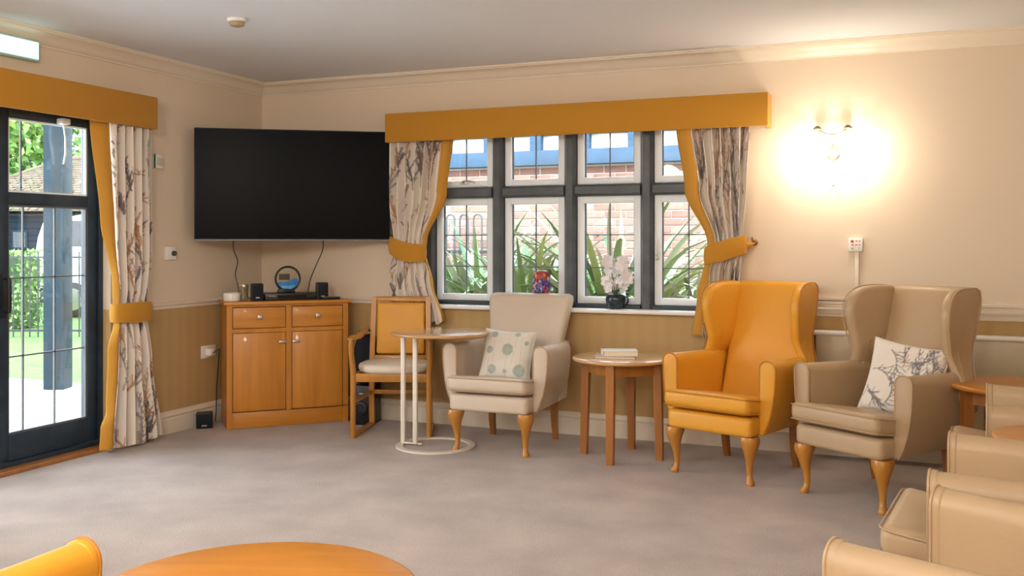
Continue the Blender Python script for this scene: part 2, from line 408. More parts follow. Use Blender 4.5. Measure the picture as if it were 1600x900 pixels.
def botanical(wm, hm, px, seed, dens=1.0, basec=(0.82, 0.75, 0.67)):
    """cloth wm x hm metres sampled every px metres; y index 0 = top"""
    R = random.Random(seed); w_, h = int(wm / px), int(hm / px)
    img = np.ones((h, w_, 3)) * np.array(basec)
    greys = [(0.13, 0.105, 0.115), (0.20, 0.16, 0.165), (0.27, 0.21, 0.20), (0.16, 0.13, 0.16)]
    browns = [(0.42, 0.22, 0.12), (0.50, 0.30, 0.16), (0.36, 0.17, 0.14)]
    nb = int(wm * hm * 30 * dens)
    for _ in range(nb):                       # long stems with side leaves
        x, y = R.uniform(0, w_), R.uniform(0, h * 1.1); a = -PI / 2 + R.uniform(-.3, .3); c = R.choice(greys + browns[:2])
        ln = R.uniform(.22, .45) / px; p = curve(x, y, a, ln, R.uniform(-.6, .6), 12); stroke(img, p, c, .9)
        for q in p[2:]:
            for sgn in (-1, 1):
                if R.random() < .75:
                    stroke(img, curve(q[0], q[1], a + sgn * R.uniform(.35, .8), R.uniform(.03, .08) / px, -sgn * R.uniform(.1, .9), 5), c, R.choice((.5, .7, 1.0)), .85)
    for _ in range(int(nb * .30)):            # dark fan-shaped tufts
        x, y = R.uniform(0, w_), R.uniform(0, h); c = R.choice(greys)
        for k in range(R.randint(8, 13)):
            a = -PI / 2 + R.gauss(0, .33); stroke(img, curve(x + R.uniform(-2, 2), y, a, R.uniform(.07, .16) / px, R.uniform(-.4, .4), 6), c, R.choice((.7, 1.0, 1.3)), .75)
    for _ in range(int(nb * .5)):             # small brownish sprays
        x, y = R.uniform(0, w_), R.uniform(0, h); c = R.choice(browns)
        for k in range(5): stroke(img, curve(x, y, R.uniform(0, 2 * PI), R.uniform(.02, .06) / px, R.uniform(-1, 1), 4), c, .8, .7)
    return np.clip(img, 0, 1)
def sample(img, u, v):
    h, w_ = img.shape[:2]
    x = np.clip(u * (w_ - 1), 0, w_ - 1.001); y = np.clip(v * (h - 1), 0, h - 1.001)
    xi, yi = x.astype(int), y.astype(int); fx, fy = (x - xi)[..., None], (y - yi)[..., None]
    return (img[yi, xi] * (1 - fx) + img[yi, xi + 1] * fx) * (1 - fy) + (img[yi + 1, xi] * (1 - fx) + img[yi + 1, xi + 1] * fx) * fy
def grid_mesh(name, P, col, m, parent=None, thick=0.0):
    nv, nu = P.shape[:2]
    idx = np.arange(nv * nu).reshape(nv, nu)
    f = np.stack([idx[:-1, :-1], idx[:-1, 1:], idx[1:, 1:], idx[1:, :-1]], -1).reshape(-1, 4)
    me = bpy.data.meshes.new(name); me.from_pydata(P.reshape(-1, 3).tolist(), [], f.tolist()); me.update()
    if col is not None:
        at_ = me.color_attributes.new('print', 'FLOAT_COLOR', 'POINT')
        at_.data.foreach_set('color', np.concatenate([col.reshape(-1, 3), np.ones((nv * nu, 1))], 1).astype(np.float32).ravel())
    me.shade_smooth(); me.materials.append(m)
    o = bpy.data.objects.new(name, me); C.objects.link(o)
    if parent: o.parent = parent
    if thick:
        sd = o.modifiers.new('thickness', 'SOLIDIFY'); sd.thickness = thick; sd.offset = 0
    return o
def curtain(name, label, ztop, zbot, L_, R_, LinO, cen, axis, sign, tie, seed, folds, amp, img, lin_side, tiefn):
    """L_/R_/LinO are key lists over z-fraction t (0 top..1 bottom) giving the along-wall coordinate"""
    t = thing(name, label, 'curtain')
    nu, nv = 190, int((ztop - zbot) / .0036)
    R = random.Random(seed); ph = [R.uniform(0, 6) for _ in range(4)]
    def pos(a, d, z):   # a along wall, d distance from wall
        return (a, -d, z) if axis == 'x' else (d, a, z)
    S = np.linspace(0, 1, nu); T = np.linspace(0, 1, nv)
    P = np.zeros((nv, nu, 3))
    def depth(s, tt):
        A = interp(tt, amp)
        s2 = s + .02 * math.sin(5 * s + ph[0]) + .012 * math.sin(3 * tt + 9 * s + ph[1])
        return cen + A * (math.sin(2 * PI * folds * s2 + ph[2] + .5 * math.sin(2.2 * tt + ph[1])) + .28 * math.sin(4 * PI * folds * s2 + ph[3] + tt * 2))
    for j, tt in enumerate(T):
        l, r = interp(tt, L_), interp(tt, R_); z = ztop - (ztop - zbot) * tt
        A = interp(tt, amp)
        for i, s in enumerate(S):
            s2 = s + .012 * math.sin(3 * tt + 9 * s + ph[1])
            q = .16 * (r - l) / folds * math.cos(2 * PI * folds * s2 + ph[2]) * min(1, A / .02)
            hem = (.012 * math.sin(2 * PI * folds * s + 1) if tt > .97 else 0) * (tt - .97) / .03
            P[j, i] = pos(l + (r - l) * s + q, depth(s, tt), z + hem)
    U, V_ = np.meshgrid(S, T)
    grid_mesh('printed_cloth', P, sample(img, U, V_), M_print, t, .003)
    # turned-back lining edge
    n2 = 14; Q = np.zeros((len(T[::4]), n2, 3))
    for j, tt in enumerate(T[::4]):
        a0 = interp(tt, L_ if lin_side < 0 else R_); a1 = interp(tt, LinO); z = ztop - (ztop - zbot) * tt
        dd_ = depth(0 if lin_side < 0 else 1, tt)
        for i in range(n2):
            s = i / (n2 - 1)
            Q[j, i] = pos(a0 + (a1 - a0) * s - .004 * lin_side * 0, dd_ + .004 + .012 * math.sin(PI * s) - .03 * s * s, z + .002)
    grid_mesh('lining_edge', Q, None, M_ochre_lin, t, .003)
    tiefn(t, pos)
    return t
def tieband(t, pos, a0, a1, cen, rd, z0, z1, hgt, hook_a=None, hook_z=None, sag=.0):
    """a flat band wrapped round the gathered cloth from (a0,z0) to (a1,z1)"""
    rings = []; n = 40; ca, ra = (a0 + a1) / 2, (a1 - a0) / 2
    for k in range(n):
        th = 2 * PI * k / n; c, s = math.cos(th), math.sin(th)
        ex = abs(c) ** .8 * (1 if c > 0 else -1); ey = abs(s) ** .8 * (1 if s > 0 else -1)
        u = (ex + 1) / 2; zc = z0 + (z1 - z0) * u - sag * math.sin(PI * u); hh = hgt / 2 * (1 - .12 * abs(ex))
        ring = []
        for dz, dr in ((-hh, 0), (-hh * .6, .006), (0, .008), (hh * .6, .006), (hh, 0), (hh, -.008), (0, -.004), (-hh, -.008)):
            ring.append(pos(ca + (ra + dr) * ex, cen + (rd + dr) * ey, zc + dz))
        rings.append(ring)
    rings.append(rings[0])
    tb = B().loft(rings, True, False).done('tieback', M_ochre, t)
    if hook_a is not None:
        b = B(); sgn = 1 if hook_a > ca else -1
        e = a1 if sgn > 0 else a0
        b.tube([pos(hook_a, .0, hook_z), pos(hook_a, .05, hook_z), pos(hook_a - .004 * sgn, .075, hook_z + .012), pos(hook_a - .01 * sgn, .06, hook_z + .03)], .006)
        b.sphere(pos(hook_a, .008, hook_z), .018, 10)
        b.done('wall_hook', M_brass, t)
        b = B(); b.tube([pos(e - .01 * sgn, cen, z1 if sgn > 0 else z0), pos((e + hook_a) / 2, cen * .9, hook_z - .01), pos(hook_a, .05, hook_z)], [.03, .016, .008], 8)
        b.done('tieback_loop', M_ochre, t)

imgA = botanical(1.15, 1.95, .004, 3, 1.1); imgB = botanical(1.1, 1.25, .004, 8, 1.15); imgC = botanical(1.1, 1.3, .004, 21, 1.15)
curtain('curtain', 'patterned curtain tied back beside the glazed garden door', 1.965, .02,
        [(0, -1.575), (.35, -1.56), (.585, -1.525), (.7, -1.545), (1, -1.60)], [(0, -1.245), (.4, -1.24), (.585, -1.285), (.75, -1.24), (1, -1.165)],
        [(0, -1.69), (.3, -1.64), (.5, -1.56), (.60, -1.535), (.7, -1.60), (.88, -1.62), (.93, -1.665), (1, -1.675)], .10, 'y', 1, .57, 2, 5, [(0, .032), (.5, .030), (.585, .012), (.68, .028), (1, .042)], imgA, -1,
        lambda t, pos: tieband(t, pos, -1.555, -1.262, .10, .062, .825, .825, .125, -1.24, .84))
curtain('curtain', 'left-hand patterned curtain of the leaded window, next to the television', 1.965, .70,
        [(0, 1.12), (.3, 1.125), (.58, 1.165), (.75, 1.13), (1, 1.15)], [(0, 1.535), (.3, 1.50), (.58, 1.395), (.75, 1.45), (1, 1.545)],
        [(0, 1.605), (.3, 1.56), (.56, 1.415), (.62, 1.405), (.8, 1.46), (1, 1.55)], .09, 'x', 1, .58, 5, 6, [(0, .032), (.4, .030), (.58, .011), (.7, .020), (1, .018)], imgB, 1,
        lambda t, pos: tieband(t, pos, 1.145, 1.415, .09, .058, 1.235, 1.175, .135, 1.13, 1.27, .02))
curtain('curtain', 'right-hand patterned curtain of the leaded window, behind the ochre wing chair', 1.965, .67,
        [(0, 3.245), (.3, 3.29), (.56, 3.385), (.72, 3.35), (1, 3.31)], [(0, 3.585), (.3, 3.57), (.58, 3.545), (.75, 3.53), (1, 3.47)],
        [(0, 3.15), (.3, 3.20), (.56, 3.335), (.64, 3.32), (.8, 3.275), (1, 3.245)], .09, 'x', 1, .58, 9, 6, [(0, .032), (.4, .030), (.58, .011), (.7, .026), (1, .036)], imgC, -1,
        lambda t, pos: tieband(t, pos, 3.325, 3.57, .09, .058, 1.165, 1.235, .125, 3.61, 1.245, .0))

def pelmet(name, label, a0, a1, z0, z1, dep, axis):
    t = thing(name, label, 'pelmet')
    def bb(ac, al, dc, dl, zc, zl, n, bev=.004):
        c = (ac, -dc, zc) if axis == 'x' else (dc, ac, zc); d = (al, dl, zl) if axis == 'x' else (dl, al, zl)
        return B().box(c, d, bev=bev).done(n, M_ochre, t)
    L = abs(a1 - a0); m_ = (a0 + a1) / 2
    bb(m_, L, dep - .01, .02, (z0 + z1) / 2, z1 - z0, 'front_board', .006)
    for a in (a0, a1): bb(a + (.01 if a == min(a0, a1) else -.01), .02, (dep - .02) / 2, dep - .02, (z0 + z1) / 2, z1 - z0, 'end_board')
    bb(m_, L - .04, (dep - .02) / 2, dep - .02, z1 - .01, .018, 'top_board')
pelmet('pelmet', 'long ochre fabric pelmet box above the leaded window', 1.141, 3.706, 1.932, 2.130, .16, 'x')
pelmet('pelmet', 'ochre fabric pelmet box above the glazed garden door', -1.251, -3.66, 1.946, 2.146, .16, 'y')

# ------------------------------------------------------------------ armchairs
def cabriole(sx_, m, parent, x, y):
    b = B(); ox, oy = sx_ * .62, -.78
    ks = [(.250, .000, .046), (.235, .003, .047), (.215, .006, .045), (.190, .006, .039), (.160, .003, .030), (.125, -.002, .022), (.090, -.006, .0175), (.060, -.008, .0155), (.035, -.003, .017), (.018, .006, .022), (.006, .008, .023), (0, .008, .020)]
    rings = []
    for z, o, r in ks:
        e = 2.8 if z > .2 else 2.0
        rg = []
        for k in range(16):
            th = 2 * PI * k / 16; c, s = math.cos(th), math.sin(th)
            rg.append((ox * o + r * abs(c) ** (2 / e) * (1 if c > 0 else -1), oy * o + r * abs(s) ** (2 / e) * (1 if s > 0 else -1), z))
        rings.append(rg)
    b.loft(rings)
    return b.done('leg', m, parent, (x, y, 0))
ARM_PROF = None
def arm_outline():
    # (a outward, z): inner straight edge, rounded scroll top, tapering outer edge
    pts = [(0, .255), (0, .555)]
    for k in range(0, 11):
        th = PI - PI * k / 10; pts.append((.043 + .043 * math.cos(th), .590 + .045 * math.sin(th)))
    pts += [(.085, .545), (.082, .49), (.075, .43), (.062, .36), (.042, .30), (.022, .255)]
    return pts
def armchair(label, group, m, mp, wings=True, bh=1.02, bw=.238):
    t = thing('wing_armchair' if wings else 'armchair', label, 'armchair', group=group)
    W2 = .252
    # seat base
    b = B()
    b.plate(rrect(2 * W2, .56, .03, 4, 0, -.045), .100, .022, lambda a, c, w_: (a, c, .298 + w_), 4)
    b.done('seat_base', m, t)
    # cushion
    b = B()
    co_ = rrect(2 * W2 + .006, .52, .035, 5, 0, -.10)
    b.plate(co_, .096, .034, lambda a, c, w_: (a, c, .402 + w_ - .075 * (c + .35) / .5 + .012), 5, .006)
    cu = b.done('seat_cushion', m, t)
    for wv in (.034, -.036):
        B().tube([(a * 1.004, -.10 + (c + .10) * 1.004, .402 + wv - .075 * (c + .35) / .5 + .012) for a, c in co_], .0032, 6, closed=True).done('piping', mp, cu)
    # arms
    ao = arm_outline(); cx_ = .04
    for s in (-1, 1):
        rings = []
        for k in range(9):
            u = k / 8; y = -.207 + .46 * u
            sc_ = 1 - .10 * u; dz = -.012 * u
            rr = []
            for a, z in ao:
                rr.append((s * (W2 + a * sc_ - .012 * u), y, z + dz if z > .4 else z))
            rings.append(rr)
        arm = B().loft(rings).done('arm', m, t, ang=50)
        fp = [(W2 - .003 + a * 1.03, z + (.003 if z > .5 else 0)) for a, z in ao]
        pts = fp
        p = B().plate(pts, .026, .008, lambda a, z, w_: (s * a, -.213 + w_, z), 3, .003).done('arm_facing', m, arm)
        B().tube([(s * a, -.224, z) for a, z in fp], .0042, 6, closed=True).done('piping', mp, arm)
    # backrest
    b0 = .205 if wings else .17
    def bk(z): return b0 + max(0, z - .30) * .29
    b = B(); zt = bh
    out = [(-W2 + .012, .30), (W2 - .012, .30), (min(bw, W2 - .004), .62), (bw, zt - .04), (bw - .008, zt - .012), (bw - .032, zt), (-bw + .032, zt), (-bw + .008, zt - .012), (-bw, zt - .04), (-min(bw, W2 - .004), .62)]
    b.plate(out, .105, .03, lambda a, z, w_: (a, bk(z) + .052 + w_, z), 4, .010)
    b.done('backrest', m, t)
    if wings:
        o = smoothpoly([(.225, .45), (.33, .45), (.43, zt - .25), (.46, zt - .005), (.30, zt + .004), (.165, zt - .010), (.110, zt - .09), (.135, zt - .20), (.195, zt - .32), (.23, zt - .42)], 2)
        for s in (-1, 1):
            def fw(y, z, w_, s=s):
                dy = (.34 - y); return (s * (bw - .005 + w_ + max(0, dy) * .20 + max(0, .70 - z) * .45), y + (z - .95) * .16, z)
            wg = B().plate(o, .060, .026, fw, 4, .004).done('wing', m, t)
            B().tube([fw(y, z, .026, s) for y, z in o], .0035, 6, closed=True).done('piping', mp, wg)
        # outer side panel closing arm to back
    for s in (-1, 1):
        sp = [(.16, .262), (.30, .262), (.34, .62), (.21, .62)]
        B().plate(sp, .045, .012, lambda y, z, w_, s=s: (s * (W2 + .012 + w_ * .8), y, z), 2).done('side_panel', m, t)
    # legs
    for s in (-1, 1):
        lg = cabriole(s, M_leg, t, s * .222, -.275)
        b = B()
        for k in range(6):
            th = rad(-165 + k * 30) if s > 0 else rad(-165 + k * 30)
            b.sphere((s * .222 + .038 * math.cos(th), -.275 + .038 * math.sin(th), .246), .0055, 6)
        tag(b.done('studs', M_brass, t), kind='stuff')
        b = B(); q = .021
        b.loft([[(s * (.215 + dx) + sx_ * q * f, .235 + dy + sy_ * q * f, z) for sx_, sy_ in ((1, 1), (-1, 1), (-1, -1), (1, -1))] for z, dx, dy, f in ((.262, 0, 0, 1), (.10, .0, .012, .85), (0, 0, .03, .7))])
        b.done('leg', M_woodD, t, smooth=False)
    return t
def place(o, x, y, deg): o.location = (x, y, 0); o.rotation_euler = (0, 0, rad(deg)); return o
ch_y = place(armchair('ochre vinyl wing armchair between the round side table and the taupe wing chair', None, M_yel, M_pip_y), 3.597, -.573, -20)
ch_c = place(armchair('cream low-back armchair without wings in front of the leaded window', None, M_cream, M_pip_b, False, .915, .285), 2.185, -.46, 0)
ch_g = place(armchair('taupe wing armchair holding the leaf-print cushion, under the call point', None, M_beige, M_pip_b), 4.33, -.848, -35)
ch_r = armchair('x', None, M_beige, M_pip_b, False, .915, .285)
GR = 'taupe armchairs in the row along the right'
for lab, x, y, d in (('taupe armchair of the right-hand row nearest the camera, arm at bottom edge', 4.628, -3.651, -111),
                     ('taupe armchair of the right-hand row with seat cushion showing, second from camera', 4.77, -2.85, -97),
                     ('taupe armchair of the right-hand row farthest from camera, between the two round tables', 4.98, -1.615, -94)):
    c = place(ch_r if lab.endswith('bottom edge') else copy_tree(ch_r), x, y, d); c['label'] = lab; c['group'] = GR
c = place(copy_tree(ch_y), 2.588, -4.654, 180); c['label'] = 'ochre vinyl wing armchair at bottom left corner, only one arm showing'
for o in (ch_y, c): o['group'] = 'ochre wing armchairs'

# ------------------------------------------------------------------ cushions
def cushion(label, W_, img, loc, rot, t=.12):
    nu = 76; S = np.linspace(-1, 1, nu); U, V_ = np.meshgrid(S, S)
    e = (1 - U ** 4) * (1 - V_ ** 4); hgt = t / 2 * np.power(np.clip(e, 0, 1), .42)
    pin = 1 - .09 * (1 - np.abs(V_) ** 2) * np.abs(U) ** 3; pin2 = 1 - .09 * (1 - np.abs(U) ** 2) * np.abs(V_) ** 3
    rr = np.sin(U * 7 + V_ * 3) * .002 + np.sin(V_ * 9 - U * 4) * .002
    th = thing('cushion', label, 'cushion'); th.location = loc; th.rotation_euler = rot
    for s, n in ((-1, 'front_cover'), (1, 'back_cover')):
        P = np.stack([U * W_ / 2 * pin, s * (hgt + rr * (hgt > .01)), V_ * W_ / 2 * pin2], -1)
        grid_mesh(n, P, sample(img, (U + 1) / 2, (1 - V_) / 2), M_print, th)
    q = [(x * W_ / 2, z * W_ / 2) for x, z in [(-1 + k / 6, -1) for k in range(12)] + [(1, -1 + k / 6) for k in range(12)] + [(1 - k / 6, 1) for k in range(12)] + [(-1, 1 - k / 6) for k in range(12)]]
    pts = []
    for x, z in q:
        u, v = x / (W_ / 2), z / (W_ / 2)
        pts.append((x * (1 - .09 * (1 - v * v) * abs(u) ** 3), 0, z * (1 - .09 * (1 - u * u) * abs(v) ** 3)))
    B().tube(pts, .005, 6, closed=True).done('edge_seam', mat('cushion_seam', (.70, .64, .56), .9), th)
    return th
def seedheads():
    img = np.ones((220, 220, 3)) * np.array((.72, .68, .61)); R = random.Random(4)
    for cx_, cy_, r, stem in ((52, 26, 15, 1), (118, 92, 22, 1), (40, 98, 14, 1), (150, 20, 11, 1), (62, 180, 18, -1), (178, 178, 24, -1), (195, 60, 9, 1), (118, 185, 8, 1)):
        y, x = np.mgrid[0:220, 0:220]; d = ((x - cx_) / r) ** 2 + ((y - cy_) / (r * 1.1)) ** 2
        img[d < 1] = np.array((.34, .40, .35))
        for k in range(40):
            a = R.uniform(0, 2 * PI); stroke(img, [(cx_, cy_), (cx_ + r * 1.15 * math.cos(a), cy_ + r * 1.2 * math.sin(a))], (.42, .47, .42), .9, .6)
        stroke(img, curve(cx_, cy_ + r * stem, PI / 2 * stem, 120, R.uniform(-.12, .12), 8), (.60, .55, .47), 1.0)
        stroke(img, curve(cx_, cy_ - r, -PI / 2, 60, .05, 4), (.60, .55, .47), .8)
    return img
cushion('cushion with grey-green seed heads on the cream armchair', .325, seedheads(), (2.195, -.50, .552), (rad(-22), rad(3), rad(6)))
imgD = botanical(.42, .42, .0021, 77, 1.2, (.78, .73, .66))
R_ = random.Random(12)
for (x, y, a, ln, bd) in ((20, 90, -.3, 130, 2.4), (150, 8, 1.2, 100, -.9), (60, 30, .6, 90, 1.6), (180, 20, 2.2, 70, .7), (20, 150, .4, 80, .8), (15, 135, 1.0, 60, -.6), (120, 130, -1.2, 70, .8)):
    p = curve(x, y, a, ln, bd, 14); stroke(imgD, p, (.15, .13, .14), 1.4, .9)
    for q in p[1:]:
        stroke(imgD, curve(q[0], q[1], a + R_.uniform(-.9, .9), R_.uniform(18, 40), R_.uniform(-.6, .6), 5), (.20, .18, .19), .9, .8)
cushion('cream cushion with dark leaf print on the taupe wing armchair', .375, imgD, (4.445, -.825, .568), (rad(-20), rad(7), rad(-20)))

# ------------------------------------------------------------------ tables
def round_table(label, group, x, y, r, h, deg, legr):
    t = thing('round_side_table', label, 'table', (x, y, 0), rad(deg), group)
    prof = [(0, h - .024), (r - .012, h - .024), (r - .003, h - .020), (r, h - .012), (r - .002, h - .005), (r - .010, h), (r * .6, h), (0.001, h)]
    B().lathe(prof, 72).done('table_top', M_woodT, t, ang=50)
    q = .023
    for k in range(4):
        a = rad(90 * k); c, s = math.cos(a), math.sin(a)
        b = B()
        b.loft([[(c * (legr + o) + sx_ * q * f, s * (legr + o) + sy_ * q * f, z) for sx_, sy_ in ((1, 1), (-1, 1), (-1, -1), (1, -1))] for z, o, f in ((h - .024, -.008, 1), (h - .12, -.006, 1), (0, .006, .85))])
        b.done('leg', M_woodD, t, smooth=False)
        a2 = rad(90 * k + 90); p0 = Vector((c * (legr - .01), s * (legr - .01), h - .060)); p1 = Vector((math.cos(a2) * (legr - .01), math.sin(a2) * (legr - .01), h - .060))
        m_ = (p0 + p1) / 2; L = (p1 - p0).length - .03; ang = math.atan2(p1.y - p0.y, p1.x - p0.x)
        B().box((0, 0, 0), (L, .018, .072), Matrix.Translation(m_) @ Matrix.Rotation(ang, 4, 'Z')).done('apron', M_woodD, t, smooth=False)
    return t
TG = 'round beech side tables'
t1 = round_table('round wooden side table with two books, left of the ochre wing chair', TG, 2.921, -.518, .285, .583, 0, .222)
for lab, x, y, d, r in (('round wooden side table behind the right-hand row, beside the taupe wing chair', 4.925, -.86, 22, 1.03),
                        ('round wooden side table between two taupe armchairs at the right edge', 4.99, -2.20, 10, .93),
                        ('large round orange table top in the foreground at the bottom edge', 3.30, -4.43, 20, 1.13)):
    c = copy_tree(t1); c.location = (x, y, 0); c.rotation_euler = (0, 0, rad(d)); c.scale = (r, r, 1); c['label'] = lab
    if not lab.startswith('round wooden side table with'):
        for ch in c.children:
            if ch.name.startswith('table_top'): ch.material_slots[0].link = 'OBJECT'; ch.material_slots[0].material = M_woodO

# over-chair C table
t = thing('laptop_table', 'round-topped table on two cream tubes rising from a floor ring', 'table', (1.79, -.668, 0))
h = .703
B().lathe([(0, h - .020), (.288, h - .020), (.296, h - .016), (.299, h - .009), (.296, h - .002), (.290, h), (.15, h), (.001, h)], 72).done('table_top', M_woodT, t, loc=(.02, .012, 0), ang=50)
b = B(); n = 64
b.loft([[((.222 + .022 * cx_) * math.cos(2 * PI * k / n), (.222 + .022 * cx_) * math.sin(2 * PI * k / n), z) for cx_, z in ((-1, .001), (1, .001), (1, .008), (.8, .011), (-.8, .011), (-1, .008))] for k in list(range(n)) + [0]], True, False)
b.done('floor_ring', M_whitemetal, t, ang=30)
for px_, py_ in ((1.572 - 1.79, -.683 + .668), (1.672 - 1.79, -.712 + .668)):
    B().box((px_, py_, (h - .02 + .008) / 2 + .002), (.030, .022, h - .030), Matrix.Identity(4), bev=.006).done('upright_tube', M_whitemetal, t)
B().box((-.145, -.035, .014), (.14, .022, .010), bev=.003).done('cross_bar', M_whitemetal, t)
B().box((-.10, -.02, h - .026), (.30, .10, .010), bev=.003).done('top_bracket', M_whitemetal, t)

# books
def book(label, x, y, z, w_, d, hh, deg, mc, grp='books on the side table'):
    t = thing('book', label, 'book', (x, y, z), rad(deg), grp)
    pages = mat('book_pages', (.80, .72, .60), .9, var=.08, vscale=90, stretch=(.2, .2, 8))
    B().box((.003, 0, hh / 2), (w_ - .008, d - .010, hh - .006)).done('pages', pages, t, smooth=False)
    b = B(); b.box((0, 0, .0015), (w_, d, .003), bev=.001); b.box((0, 0, hh - .0015), (w_, d, .003), bev=.001)
    b.done('cover', mc, t)
    B().plate([(-w_ / 2 - .004, .0), (-w_ / 2 + .004, 0), (-w_ / 2 + .004, hh), (-w_ / 2 - .004, hh)], d, .002, lambda a, z_, v: (a, v, z_), 2).done('spine', mc, t)
    return t
book('thin tan book lying underneath the thick white book', 2.905, -.575, .583, .235, .155, .014, 8, mat('tan_book_cover', (.55, .38, .26), .6))
book('thick white-covered book lying on top of the tan book', 2.925, -.57, .598, .20, .135, .030, 20, mat('white_book_cover', (.78, .74, .68), .5))

# ------------------------------------------------------------------ wooden chair with arms and sledge feet
M_white_pad = mat('cream_seat_pad', (.74, .66, .54), .4)
t = thing('carver_chair', 'wooden armchair with ochre padded back and cream seat beside the cabinet', 'chair', (1.352, -.375, 0), rad(20))
MW = M_leg
sp = .243
for s in (-1, 1):
    # front post rises into curved arm
    B().tube([(s * sp, -.215, .0), (s * sp, -.212, .25), (s * sp, -.208, .42), (s * (sp + .008), -.222, .52), (s * (sp + .01), -.235, .60), (s * (sp + .008), -.23, .635)], [.017, .018, .019, .018, .016, .015], 10).done('front_leg', MW, t)
    B().plate(smoothpoly([(-.265, .625), (-.265, .645), (-.18, .655), (.0, .645), (.16, .672), (.20, .680), (.20, .655), (.12, .640), (-.02, .615), (-.16, .622)], 1), .042, .007, lambda y, z, w_, s=s: (s * (sp + .008 - .035 * (y + .26)) + w_, y, z), 3).done('arm_rest', MW, t)
    B().loft([[(s * x + sx_ * .017, y + sy_ * .014, z) for sx_, sy_ in ((1, 1), (-1, 1), (-1, -1), (1, -1))] for z, x, y in ((.0, .200, .215), (.20, .198, .185), (.42, .192, .17), (.62, .188, .185), (.878, .184, .215))]).done('back_post', MW, t, smooth=False)
    B().box((s * .222, 0, .014), (.034, .47, .028), Matrix.Rotation(rad(5 * s), 4, 'Z'), bev=.006).done('sledge_foot', MW, t)
    B().box((s * .215, -.01, .235), (.018, .40, .026), Matrix.Rotation(rad(5 * s), 4, 'Z'), bev=.004).done('side_stretcher', MW, t)
B().box((0, -.205, .385), (.46, .022, .055), bev=.005).done('seat_rail', MW, t)
B().box((0, .165, .385), (.37, .022, .055), bev=.005).done('seat_rail', MW, t)
for s in (-1, 1): B().box((s * .212, -.02, .385), (.02, .37, .055), Matrix.Rotation(rad(6 * s), 4, 'Z'), bev=.004).done('seat_rail', MW, t)
B().box((0, .19, .235), (.38, .018, .03), bev=.004).done('back_stretcher', MW, t)
B().plate(smoothpoly([(-.235, -.235), (.235, -.235), (.195, .17), (-.195, .17)], 2), .058, .026, lambda a, c, w_: (a * 1.06, c * 1.05, .440 + w_), 4, .012).done('seat_pad', M_white_pad, t)
def bkf(a, z, w_): return (a, .170 + (z - .45) * .12 + w_, z)
fo = rrect(.40, .44, .012, 3, 0, .66)
for cx_, cz_, ww, hh in ((0, .862, .368, .036), (0, .472, .35, .032)):
    B().plate(rrect(ww, hh, .006, 2, cx_, cz_), .030, .006, bkf, 2).done('back_rail', MW, t)
B().plate(rrect(.325, .345, .015, 4, 0, .667), .045, .016, bkf, 4, .008).done('back_pad', M_yel, t)

# ------------------------------------------------------------------ cabinet across the corner
CA = rad(45); CX0, CY0 = .285, -.755
cab = thing('cabinet', 'beech cabinet with two drawers over two doors across the room corner', 'cabinet', (CX0, CY0, 0), CA)
cw, cdp, chh = .815, .325, .85
yf = 0.0
b = B()
b.box((.009, cdp / 2 + .01, .415), (.018, cdp - .02, .83)); b.box((cw - .009, cdp / 2 + .01, .415), (.018, cdp - .02, .83)); b.box((cw / 2, cdp - .006, .415), (cw - .04, .012, .80))
b.done('side_panel', M_woodV, cab, smooth=False)
B().box((cw / 2, cdp / 2 - .005, chh - .011), (cw + .04, cdp + .03, .022), bev=.005).done('top_board', M_woodH, cab)
B().box((cw / 2, .022, .055), (cw - .036, .018, .105), bev=.002).done('plinth', M_woodH, cab)
b = B()
b.box((.018, .012, .47), (.036, .022, .72)); b.box((cw - .018, .012, .47), (.036, .022, .72)); b.box((cw / 2, .014, .47), (.036, .018, .72)); b.box((cw / 2, .0125, .655), (cw - .04, .018, .026)); b.box((cw / 2, .0125, .822), (cw - .04, .018, .012)); b.box((cw / 2, .30, .47), (cw - .05, .01, .70))
b.box((.018, .012, .06), (.036, .022, .12)); b.box((cw - .018, .012, .06), (.036, .022, .12))
b.done('face_frame', M_woodV, cab, smooth=False)
B().box((cw / 2, .030, .46), (cw - .05, .004, .72)).done('inner_shadow_gap', M_woodD, cab, smooth=False)
hw = (cw - .036 * 3) / 2
for i in (0, 1):
    xc = .036 + hw / 2 + i * (hw + .036)
    d = B().box((xc, .008, .741), (hw - .008, .022, .137), bev=.003).done('drawer', M_woodH, cab)
    b = B(); b.box((xc, -.014, .745), (.034, .022, .030), bev=.005); b.done('knob', M_silver, d)
    d = B().box((xc, .008, .378), (hw - .008, .022, .522), bev=.003).done('door', M_woodV, cab)
    hx = cw / 2 + (-1 if i == 0 else 1) * .045
    B().box((hx, -.014, .575), (.052, .020, .018), bev=.005).done('handle', M_silver, d)
def cabpt(lx, ly, z): c, s = math.cos(CA), math.sin(CA); return (CX0 + lx * c - ly * s, CY0 + lx * s + ly * c, z)

